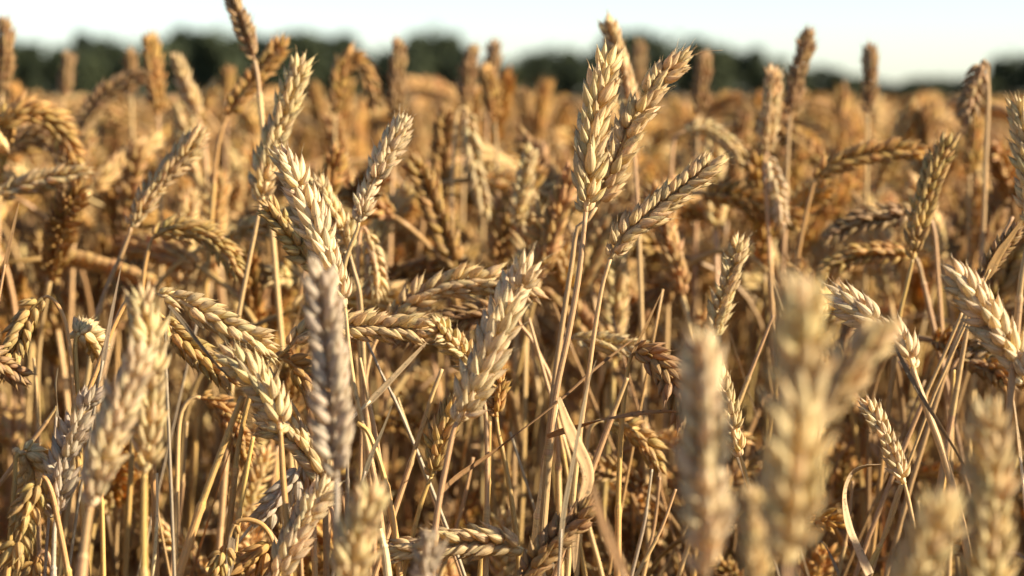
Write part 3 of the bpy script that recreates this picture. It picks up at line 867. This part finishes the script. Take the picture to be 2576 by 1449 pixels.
straw('dry_straw', 'grey straw leaning right behind the bleached bowed ear stem', 'straw', [(2420, 786), (2380, 880), (2335, 980), (2286, 1096)], 1.38, 1.2, 'tan')
straw('dry_straw', 'long grey straw leaning right, left of the largest foreground ear', 'straw', [(1946, 792), (1915, 870), (1885, 945), (1855, 1022)], 1.38, 1.2, 'tan')
straw('dry_leaf', 'small hooked grey blade at the bottom, right of the largest foreground ear', 'dry leaf', [(2110, 1446), (2092, 1405), (2072, 1368), (2058, 1362), (2056, 1376)][::-1], 1.22, 2.4, 'ash', 60, ground=False)
straw('dry_leaf', 'thin pale blade standing at the right edge below the plump ear', 'dry leaf', [(2543, 965), (2550, 1010), (2560, 1090), (2570, 1180)], 1.22, 2.2, 'white', 40)
straw('dry_leaf', 'dark narrow blade leaning right at the stubby end-on ear', 'dry leaf', [(305, 668), (292, 730), (278, 800), (264, 880), (252, 945)], 1.25, 3.0, 'ash', 40)
straw('dry_straw', 'thick golden straw leaning right, below the chunky bent ear', 'straw', [(610, 998), (585, 1060), (555, 1140), (524, 1222), (490, 1320), (450, 1446)], 1.22, 1.9, 'gold')
straw('dry_straw', 'sunlit golden straw standing just left of the chunky ear stem', 'straw', [(637, 1098), (625, 1160), (610, 1250), (596, 1330), (585, 1446)], 1.26, 1.4, 'gold')
straw('dry_leaf', 'short weathered stub of leaf at the bottom beside the sunlit golden straw', 'dry leaf', [(590, 1322), (582, 1360), (578, 1400), (574, 1446)], 1.24, 4.6, 'ash', 15, taper=0.1)
straw('dry_leaf', 'wiry dark blade right of the large upright left ear', 'dry leaf', [(429, 780), (420, 820), (416, 870), (418, 930)], 1.2, 1.8, 'ash', 50)
straw('dry_leaf', 'twisted thin blade standing above the grey weathered ear', 'dry leaf', [(146, 925), (139, 970), (143, 1020), (140, 1068)], 1.26, 2.4, 'ash', 200)
straw('dry_straw', 'short broken straw slanting left of the grey weathered ear', 'straw', [(143, 1022), (118, 1060), (92, 1095), (72, 1120)], 1.28, 1.0, 'tan')
straw('dry_leaf', 'rolled dry leaf leaning right by the soft greenish ear stem', 'dry leaf', [(2576, 548), (2545, 590), (2510, 640), (2480, 700)], 1.36, 7.0, 'tan', 30)
straw('dry_straw', 'slender straw crossing from the right edge toward the bleached bowed ear', 'straw', [(2548, 545), (2500, 640), (2440, 770), (2400, 870), (2370, 960)], 1.45, 1.4, 'tan')
straw('dry_leaf', 'thin dark leaf tip rising at the left edge', 'dry leaf', [(48, 510), (36, 560), (20, 630), (8, 690)], 1.38, 3.0, 'tan', 30)
straw('dry_straw', 'second straw of the twin stems under the tallest cream ear', 'straw', [(1400, 1010), (1386, 1100), (1362, 1250), (1352, 1330), (1340, 1446)], 1.31, 2.4, 'pale')
for i, (x0, y0, x1, y1, d, rr, tn, tx) in enumerate([
        (905, 900, 960, 1180, 1.33, 1.2, 'straw', 'pale straw just right of the grey blurred ear, leaning left'),
        (868, 1040, 872, 1330, 1.30, 1.0, 'ash', 'grey straw right against the grey blurred ear'),
        (1232, 1060, 1212, 1400, 1.38, 1.4, 'gold', 'upright golden straw left of the glowing ear stub'),
        (1190, 1150, 1110, 1440, 1.45, 1.3, 'tan', 'dim straw leaning right below the whitish diagonal ear'),
        (1000, 1000, 1130, 1360, 1.40, 1.0, 'straw', 'thin straw slanting down right between the arcing golden straw and diagonal ear'),
        (1385, 955, 1470, 1440, 1.42, 1.2, 'gold', 'golden straw leaning left behind the glowing wide leaf'),
        (1640, 1180, 1590, 1440, 1.34, 1.0, 'ash', 'mottled grey straw leaning right, left of the narrower foreground ear'),
        (1660, 1200, 1620, 1440, 1.40, 1.2, 'tan', 'brown straw beside the mottled grey straw'),
        (1700, 1230, 1605, 1440, 1.28, 1.0, 'tan', 'thin straw fanning right from the mottled grey straw'),
        (2145, 1210, 2110, 1440, 1.42, 1.2, 'tan', 'brown straw behind the curling blade loop'),
        (2270, 1220, 2180, 1440, 1.33, 1.3, 'gold', 'golden straw leaning right under the small left-leaning ear'),
        (2310, 1260, 2330, 1440, 1.45, 1.2, 'tan', 'dim straw right of the small left-leaning ear stem'),
        (2400, 930, 2370, 1240, 1.40, 1.2, 'gold', 'golden straw upright between the bowed ear stem and right edge'),
        (85, 900, 95, 1130, 1.42, 1.2, 'tan', 'soft straw below the hanging golden ear'),
        (245, 1080, 260, 1440, 1.36, 1.2, 'gold', 'golden straw behind the large leaning left ear stem'),
        (395, 1190, 385, 1440, 1.25, 0.9, 'pale', 'thin bright straw just right of the large upright ear stem'),
        (470, 1060, 430, 1440, 1.5, 1.3, 'tan', 'dim straw between the large upright ear and the thick golden straw'),
        (735, 1100, 752, 1300, 1.4, 1.0, 'tan', 'dim straw right of the chunky bent ear stem'),
        (955, 1330, 975, 1446, 1.22, 1.9, 'pale', 'thick pale straw with a frayed node left of the level bottom ear'),
        (1330, 800, 1440, 1180, 1.44, 1.3, 'straw', 'curved straw dropping right from behind the whitish diagonal ear tip')]):
    straw('dry_straw', tx, 'straw', [(x0, y0), (x0 + (x1 - x0) * .45 + 4, y0 + (y1 - y0) * .5), (x1, y1)], d, rr, tn)

# ------------------------------------------------------------------ the crop behind: stalk shapes shared by many plants
def stalk_curve(bend, lean, Ls, Le, ebend, n1=44, n2=14):
    n = 160
    s = np.linspace(0, Ls + Le, n)
    x = np.clip((s - (Ls - 0.13)) / 0.13, 0, 1)
    th = R(lean) * (0.4 + 0.6 * s / Ls) + R(bend) * (x * x * (3 - 2 * x)) + R(ebend) * np.clip((s - Ls) / Le, 0, 1)
    ds = s[1] - s[0]
    X = np.concatenate([[0], np.cumsum(np.sin(th[:-1]) * ds)])
    Z = np.concatenate([[0], np.cumsum(np.cos(th[:-1]) * ds)])
    P = np.stack([X, 0.004 * np.sin(s * 14 + bend), Z], 1)
    k = int(n * Ls / (Ls + Le))
    return spline(P[:k + 1:6] if k % 6 == 0 else np.vstack([P[:k:6], P[k]]), n1)[0], spline(np.vstack([P[k::4], P[-1]]), n2)[0]


POST = [(4, 3, 5), (14, 4, 8), (22, 6, 12), (34, 5, 14), (48, 6, 18), (66, 5, 22), (84, 6, 26), (100, 5, 28), (118, 7, 24), (140, 6, 18), (8, 7, 4), (56, 8, 30)]
WORDS = ['upright', 'upright', 'slightly tilted', 'tilted', 'leaning', 'bowed', 'bowed', 'arching', 'drooping', 'hanging', 'upright', 'bowed']


def leaf_path(S, f, out, drop, az):
    p = np.array([np.interp(f, np.linspace(0, 1, len(S)), S[:, k]) for k in range(3)])
    d = np.array([math.cos(az), math.sin(az), 0])
    return spline([p, p + d * out * .3 + (0, 0, .05), p + d * out * .75 + (0, 0, .03), p + d * out + (0, 0, -drop * .5), p + d * out * 1.05 + (0, 0, -drop)], 10)[0]


PROTO = []
for i, (b, l, e) in enumerate(POST):
    S, E = stalk_curve(b, l, 0.66, 0.086 * rng.uniform(.9, 1.08), e)
    roll = rng.uniform(0, 2 * math.pi)
    ref = np.array([math.cos(roll) * 0.7, math.sin(roll), 0.3])
    sc = rng.uniform(.95, 1.12)
    er = int(rng.integers(1e9))
    p = dict(S=S, E=E, ref=ref, sc=sc, apex=max(S[:, 2].max(), E[:, 2].max()), word=WORDS[i], seed=er)
    p['leaves'] = [leaf_path(S, rng.uniform(.45, .85), rng.uniform(.03, .10), rng.uniform(.02, .16), rng.uniform(0, 6.28)) for _ in range(2)]
    p['lw'] = [rng.uniform(3.5, 7) * 1e-3 for _ in range(2)]
    p['tw'] = [rng.uniform(-3, 3) for _ in range(2)]
    PROTO.append(p)


def proto_parts(p, level):
    rg = np.random.default_rng(p['seed'])
    S, E = p['S'], p['E']
    seg, step = {1: (7, 2), 2: (5, 8), 3: (3, 12), 4: (3, 22)}[level]
    top_ = {1: 1, 2: 1, 3: 3, 4: 6}[level]
    S2 = np.vstack([S[:32:step], S[32::top_]] + ([S[-1]] if (len(S) - 1 - 32) % top_ else []))
    sra, srr = node_at(S2, stem_radius(len(S2), 1.35, 0), rg, .3, .7)
    stem = tube(S2, sra, seg, r=srr)
    if level == 4:
        n = len(E[::3])
        ear = tube(E[::3], np.interp(np.linspace(0, 1, n), [0, .15, .7, 1], [.003, .0072, .0062, .0015]), 5, r=rg.random())
    else:
        ear = ear_geo(E, p['ref'], 0.086 if level < 3 else 0.115, p['sc'] * (1.0 if level < 3 else 1.12), rg, level)
    leaves = []
    if level < 4:
        for P, w, t in zip(p['leaves'], p['lw'], p['tw']):
            leaves.append(blade(P if level < 3 else P[::3], w, (0.2, .3, 1), t, r=rg.random(), n_across=4 if level == 1 else 2))
    return stem, ear, leaves


# individual plants just behind the sharp ones
MESHES = []
for p in PROTO:
    st, er, lv = proto_parts(p, 1)
    MESHES.append((st.mesh('stem', M_STEM), er.mesh('ear', M_CHAFF), [b.mesh('leaf', M_LEAF) for b in lv]))

TONES = [('golden', 'gold'), ('pale', 'pale'), ('amber', 'amber'), ('golden', 'straw'), ('cream', 'cream'), ('tawny', 'tan')]
used_labels = {}


def near_phrase(x, y, k=0):
    L = sorted(LAND, key=lambda q: (q[1] - x) ** 2 + (q[2] - y) ** 2)
    ph, lx, ly = L[k]
    dx, dy = x - lx, y - ly
    close = 'just ' if dx * dx + dy * dy < 90 ** 2 else ''
    rel = ('right of' if dx > 0 else 'left of') if abs(dx) > abs(dy) else ('below' if dy > 0 else 'above')
    return '%s%s %s' % (close, rel, ph)


def crop_label(word, tone, x, y):
    cands = ['blurred %s %s ear %s' % (word, tone, near_phrase(x, y, k)) for k in range(6)]
    for k in range(1, 6):
        c = cands[0] + ', ' + near_phrase(x, y, k)
        if len(c.split()) <= 16:
            cands.append(c)
    for c in cands:
        if c not in used_labels:
            used_labels[c] = 1
            return c
    return cands[-1] + ' too'


N_MID, D0, D1 = 190, 1.60, 2.40
pts = []
tries = 0
while len(pts) < N_MID and tries < 60000:
    tries += 1
    d = math.sqrt(rng.uniform(D0 ** 2, D1 ** 2))
    x = rng.uniform(-1, 1) * 0.2118 * d * 1.03
    if any((x - a) ** 2 + (d - b) ** 2 < 0.036 ** 2 for a, b in pts):
        continue
    pts.append((x, d))
TALL = [((px - CX) / FPX * d_, d_, py) for px, py, d_ in ((70, 215, 2.6), (118, 236, 2.9), (262, 232, 2.8), (300, 215, 2.5), (505, 225, 2.7), (540, 240, 3.0), (800, 200, 2.6), (905, 215, 2.8),
        (1075, 238, 2.7), (1135, 222, 2.5), (1205, 190, 2.45), (1275, 205, 2.6), (1330, 215, 3.0), (1395, 225, 2.7), (1690, 225, 2.6), (1850, 235, 2.8), (2080, 225, 2.6), (2250, 238, 2.9))]
for k, (x, y) in enumerate(pts + [(a, b) for a, b, c in TALL]):
    tall = k >= len(pts)
    i = int(rng.choice(len(PROTO), p=np.array([16, 16, 15, 12, 10, 9, 8, 3, 1, 1, 15, 8]) / 114.0))
    if tall:
        i = (0, 1, 10, 2, 3, 0, 5)[k % 7]
    p = PROTO[i]
    apex = float(np.clip(rng.normal(0.70, 0.055), 0.54, 0.79 - 0.05 * (y < 1.8) * rng.random()))
    if tall:
        apex = CAM.z - (TALL[k - len(pts)][2] - 240) / FPX * y
    s = apex / p['apex']
    rz = rng.uniform(0, 2 * math.pi)
    for _try in range(40):
        mid = p['E'][len(p['E']) // 2]
        wpt = Matrix.Translation((x, y, 0)) @ Matrix.Rotation(rz, 4, 'Z') @ Vector((mid[0], mid[1], mid[2] * s))
        px_, py_, _ = to_px(wpt)
        bowed = p['word'] not in ('upright', 'slightly tilted', 'tilted')
        bad = (py_ < 330 and (bowed or y < 1.9)) or (bowed and abs(math.cos(rz)) < .35) or (y < 1.85 and py_ < 470 and bowed)
        if not bad or tall:
            break
        rz = rng.uniform(0, 2 * math.pi)
        if _try % 4 == 3:
            apex = max(apex - 0.02, .5)
            s = apex / p['apex']
    tone, tn = TONES[int(rng.integers(len(TONES)))]
    col = tuple(np.array((1.08, 1.02, 0.87)) * np.array(TINTS[tn]) * rng.uniform(.84, 1.04))
    root = bpy.data.objects.new('wheat_stalk', None)
    C.objects.link(root)
    root.empty_display_size = 0.02
    root.location = (x, y, 0)
    root.rotation_euler = (0, 0, rz)
    root.scale = (1, 1, s)
    mid = p['E'][len(p['E']) // 2]
    wpt = Matrix.Translation((x, y, 0)) @ Matrix.Rotation(rz, 4, 'Z') @ Vector((mid[0], mid[1], mid[2] * s))
    ex, ey, _ = to_px(wpt)
    ex, ey = min(max(ex, 0), 2576), min(max(ey, 0), 1449)
    side = ''
    if p['word'] not in ('upright', 'hanging') and abs(math.cos(rz)) > .4:
        side = ' right' if math.cos(rz) > 0 else ' left'
    tag(root, crop_label(p['word'] + side, tone, ex, ey), 'wheat', GROUP)
    sm, em, lms = MESHES[i]
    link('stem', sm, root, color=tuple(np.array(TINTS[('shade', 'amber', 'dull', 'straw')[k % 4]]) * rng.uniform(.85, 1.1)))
    link('ear', em, root, color=col)
    for lm in lms[:int(rng.integers(0, 3))]:
        link('leaf', lm, root, color=TINTS[('tan', 'shade', 'dull')[k % 3]])

# slanting, lodged straws and withered blades that cross the upright stems
for k in range(46):
    d = rng.uniform(1.36, 2.1)
    x0 = rng.uniform(-1, 1) * 0.2118 * d
    x1 = x0 + rng.choice([-1, 1]) * rng.uniform(.06, .26)
    z0 = rng.uniform(.50, .69)
    P = spline([(x0, d, z0), ((x0 * .6 + x1 * .4), d + .02, z0 * .62), (x1, d + rng.uniform(-.05, .1), 0)], 20)[0]
    ex, ey, _ = to_px(P[3])
    ex, ey = min(max(ex, 0), 2576), min(max(ey, 0), 1449)
    side = 'left' if x1 > x0 else 'right'
    tn = ('dull', 'amber', 'tan', 'shade', 'ash')[k % 5]
    word = {'dull': 'dull', 'amber': 'amber', 'tan': 'tawny', 'shade': 'brown', 'ash': 'greyish'}[tn]
    if k % 3:
        o = link('dry_straw', tube(P - P[-1], np.linspace(.8, 1.5, 20) * 1e-3, 7, r=random.random()).mesh('dry_straw', M_STEM), None, P[-1], TINTS[tn])
        lab, cat = '%s slanting straw tilted %s, tip %s', 'straw'
    else:
        o = link('dry_leaf', blade((P - P[-1])[::-1], rng.uniform(3, 6) * 1e-3, (.3, -.8, .3), rng.uniform(-7, 7), .6, random.random()).mesh('dry_leaf', M_LEAF), None, P[-1], TINTS[tn])
        lab, cat = '%s twisted dry blade tilted %s, tip %s', 'dry leaf'
    for m_ in range(8):
        l_ = lab % (word, side, near_phrase(ex, ey, m_))
        if l_ not in used_labels:
            break
    used_labels[l_] = 1
    tag(o, l_, cat, 'dry straws and blades among the wheat')

# the rest of the field, past what one could count
VV, QQ, TT, AA, CC, nv = [], [], [], [], [], 0


def scatter(level, xy, apex_mu=0.705, apex_sd=0.05, wide=1.0, top=0.79):
    global nv
    which = rng.choice(len(PROTO), len(xy), p=np.array([16, 16, 15, 12, 10, 9, 8, 3, 1, 1, 15, 8]) / 114.0)
    for i, p in enumerate(PROTO):
        sel = xy[which == i]
        if not len(sel):
            continue
        st, er, lv = proto_parts(p, level)
        g = Geo()
        g.add_geo(st)
        kinds = [np.zeros(st.n)]
        g.add_geo(er)
        kinds.append(np.ones(er.n))
        for b in lv[:(2 if level < 3 else 1)]:
            g.add_geo(b)
            kinds.append(np.full(b.n, 2))
        V, Q, T, A = g.arrays()
        kind = np.concatenate(kinds).astype(int)
        k = len(sel)
        a = rng.uniform(0, 2 * np.pi, k)
        sz = np.clip(rng.normal(apex_mu, apex_sd, k), .38, top) / p['apex']
        c, s = np.cos(a), np.sin(a)
        W = np.zeros((k, len(V), 3))
        hx, hy = V[:, 0] * wide, V[:, 1] * wide
        W[..., 0] = c[:, None] * hx[None] - s[:, None] * hy[None] + sel[:, 0][:, None]
        W[..., 1] = s[:, None] * hx[None] + c[:, None] * hy[None] + sel[:, 1][:, None]
        W[..., 2] = sz[:, None] * V[:, 2][None]
        off = (nv + np.arange(k) * len(V))[:, None, None]
        VV.append(W.reshape(-1, 3))
        if len(Q):
            QQ.append((Q[None] + off).reshape(-1, 4))
        if len(T):
            TT.append((T[None] + off).reshape(-1, 3))
        A2 = np.broadcast_to(A[None], (k, len(V), 3)).copy()
        A2[..., 2] = (A2[..., 2] + rng.random(k)[:, None]) % 1
        AA.append(A2.reshape(-1, 3))
        BGM = np.array([1.12, 1.05, 0.88])
        ear_t = BGM * np.array([TINTS[n_] for n_ in ('gold', 'pale', 'tan', 'straw', 'amber', 'gold')])[rng.integers(0, 6, k)] * rng.uniform(.76, 1.03, k)[:, None]
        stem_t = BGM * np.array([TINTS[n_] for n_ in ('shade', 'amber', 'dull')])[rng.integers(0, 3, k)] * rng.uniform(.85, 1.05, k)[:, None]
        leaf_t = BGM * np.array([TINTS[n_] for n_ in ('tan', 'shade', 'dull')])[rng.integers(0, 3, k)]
        pal = np.stack([stem_t, ear_t, leaf_t], 1)
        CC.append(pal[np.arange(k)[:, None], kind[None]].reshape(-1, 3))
        nv += k * len(V)


def sample(n, y0, y1, half, keep):
    """n places with y in y0..y1, |x| under half(y), thinned by keep"""
    out = []
    y = np.sqrt(rng.uniform(y0 ** 2, y1 ** 2, n * 3)) if y0 > 2 else rng.uniform(y0, y1, n * 3)
    x = rng.uniform(-1, 1, n * 3) * half(y)
    m = keep(x, y)
    return np.stack([x[m], y[m]], 1)[:n]


wedge = lambda y: 0.2118 * y * 1.04
scatter(2, sample(380, 1.5, D1, wedge, lambda x, y: y > 0), 0.47, 0.06, 1.0, 0.58)
scatter(2, sample(2000, D1, 5.2, lambda y: wedge(y) + 0.05, lambda x, y: y > 0), 0.70, 0.055, 1.0, 0.795)
scatter(3, sample(5600, 5.2, 12.0, lambda y: wedge(y) * 1.1, lambda x, y: y > 0), 0.69, 0.045, 1.0, 0.77)
scatter(3, sample(4200, 1.0, 4.4, lambda y: wedge(y) + 1.5, lambda x, y: (np.abs(x) > wedge(y) + np.where(y < 1.6, 0.20, 0.06))))
scatter(4, sample(11000, 12.0, 30, lambda y: wedge(y) * 1.15, lambda x, y: y > 0), 0.65, 0.045, 1.1, 0.74)
scatter(4, sample(8000, 30, 80, lambda y: wedge(y) * 1.15, lambda x, y: y > 0), 0.62, 0.05, 2.2, 0.72)
# shorter crop round the photographer's feet, kept below the view, added to shade the lower stems
def low_scatter(n, y0, y1, half, top):
    global nv
    xy = sample(n, y0, y1, half, lambda x, y: y > -99)
    scatter(3, xy, top, 0.03, 1.0, top + 0.03)


low_scatter(330, 1.0, 1.5, wedge, 0.45)
low_scatter(750, 0.1, 1.0, lambda y: 1.5 + 0 * y, 0.50)
low_scatter(1100, -1.2, 0.1, lambda y: 1.6 + 0 * y, 0.60)
VV, AA, CC = np.concatenate(VV), np.concatenate(AA), np.concatenate(CC)
QQ, TT = np.concatenate(QQ), np.concatenate(TT)
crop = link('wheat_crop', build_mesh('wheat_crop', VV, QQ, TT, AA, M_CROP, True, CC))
tag(crop, 'dense ripe wheat crop blurring away toward the dark tree line', 'wheat field', None, 'stuff')
print('crop verts', len(VV), 'quads', len(QQ), 'tris', len(TT))

# ------------------------------------------------------------------ the tree line at the far edge
def tree_meshes(seed, kind):
    rg = np.random.default_rng(seed)
    # crown: leaf clumps spread through several lobes, unit tree 10 m tall, 8 m wide
    lobes = [(np.array([0, 0, 5.6]), np.array([3.4, 3.2, 3.7])), (np.array([0, 0, 2.4]), np.array([3.9, 3.4, 2.6]))]
    for k in range(14):
        a, el = rg.uniform(0, 6.28), rg.uniform(-1.2, .9)
        c = np.array([math.cos(a) * 2.6, math.sin(a) * 2.4, 5.4 + el * 3.0])
        lobes.append((c, rg.uniform(.8, 1.7, 3)))
    n = 7500
    L = rg.integers(0, len(lobes), n)
    d = unit(rg.normal(0, 1, (n, 3)))
    rr = rg.uniform(.45, 1.02, n) ** .6
    cen = np.array([lobes[l][0] for l in L]) + d * np.array([lobes[l][1] for l in L]) * rr[:, None]
    cen[:, 2] = np.maximum(cen[:, 2], 0.4 + rg.uniform(0, .8, n))
    size = rg.uniform(.22, .52, n)
    u = unit(rg.normal(0, 1, (n, 3)))
    w = unit(np.cross(u, d + rg.normal(0, .4, (n, 3))))
    V = np.stack([cen - u * size[:, None], cen + w * size[:, None] * .55, cen + u * size[:, None], cen - w * size[:, None] * .55], 1).reshape(-1, 3)
    crown = build_mesh('crown', V, np.arange(n * 4).reshape(-1, 4), np.zeros((0, 3), int), np.zeros((n * 4, 3)), M_FOL[kind], False)
    g = Geo()
    T = spline([(0, 0, 0), (.08, .02, 1.5), (-.05, .05, 3.2), (.05, 0, 6.0)], 10)[0]
    g.add_geo(tube(T, np.linspace(.42, .10, 10), 9))
    for k in range(6):
        a = k * 1.05 + rg.uniform(-.3, .3)
        z = 1.6 + k * .45
        g.add_geo(tube(spline([(0, 0, z), (math.cos(a) * 1.0, math.sin(a) * 1.0, z + 1.1), (math.cos(a) * 2.3, math.sin(a) * 2.2, z + 1.9)], 7)[0], np.linspace(.17, .04, 7), 6))
    return g.mesh('trunk', M_BARK), crown


TREES = [tree_meshes(s, k) for s, k in ((1, 0), (2, 0), (3, 1), (4, 1), (5, 0))]
SKYLINE = [(-40, 128, 70), (40, 120, 60), (110, 124, 60), (190, 124, 62), (265, 102, 66), (345, 118, 60), (420, 106, 62), (490, 90, 66), (555, 86, 66),
           (615, 102, 52), (682, 110, 52), (755, 90, 60), (820, 102, 60), (880, 126, 50), (935, 150, 46), (1000, 135, 50), (1045, 108, 46), (1092, 82, 62),
           (1150, 140, 44), (1214, 176, 42), (1272, 168, 50), (1330, 150, 52), (1390, 138, 56), (1452, 166, 42), (1512, 140, 44), (1560, 98, 52),
           (1625, 98, 62), (1700, 108, 62), (1782, 122, 60), (1862, 142, 56), (1930, 160, 50), (1992, 188, 46), (2062, 186, 46), (2132, 206, 46),
           (2200, 220, 42), (2260, 228, 42), (2322, 214, 46), (2398, 214, 46), (2465, 208, 40), (2542, 150, 54), (2605, 158, 54)]
for k, (x, top, half) in enumerate(SKYLINE):
    D = 265 + 30 * ((k * 7) % 5) / 4.0
    b = at(x, 240, D)
    height = CAM.z + (240 - top + 17 + (4 if x > 1150 else 0)) / FPX * D * 1.04
    tm, cm = TREES[(k * 3 + k // 5) % 5]
    root = bpy.data.objects.new('tree', None)
    C.objects.link(root)
    root.location = (b.x, b.y, 0)
    root.rotation_euler = (0, 0, k * 2.4)
    wdt = half / FPX * D / 4.0 * 1.35
    root.scale = (wdt, wdt, height / 9.6)
    link('trunk', tm, root)
    link('crown', cm, root)
    hgt = 'tall' if top < 105 else ('low' if top > 175 else 'mid-height')
    L_ = sorted([q for q in LAND if q[2] < 420], key=lambda q: abs(q[1] - x))
    for m_ in range(12):
        ph, lx, ly = L_[m_]
        off = abs(x - lx)
        rel = 'behind' if off < 18 else ('%s%s of' % ('just ' if off < 70 else '', 'right' if x > lx else 'left'))
        lab = 'dark %s %s tree of the far tree line, %s %s' % (hgt, 'round-topped' if half > 50 else 'narrow', rel, ph)
        if lab not in used_labels and len(lab.split()) <= 16:
            break
    used_labels[lab] = 1
    tag(root, lab, 'tree', 'trees of the far tree line')
tot = [o for o in scene.objects if o.name.startswith('wheat_stalk')]
print('stalks', len(tot))
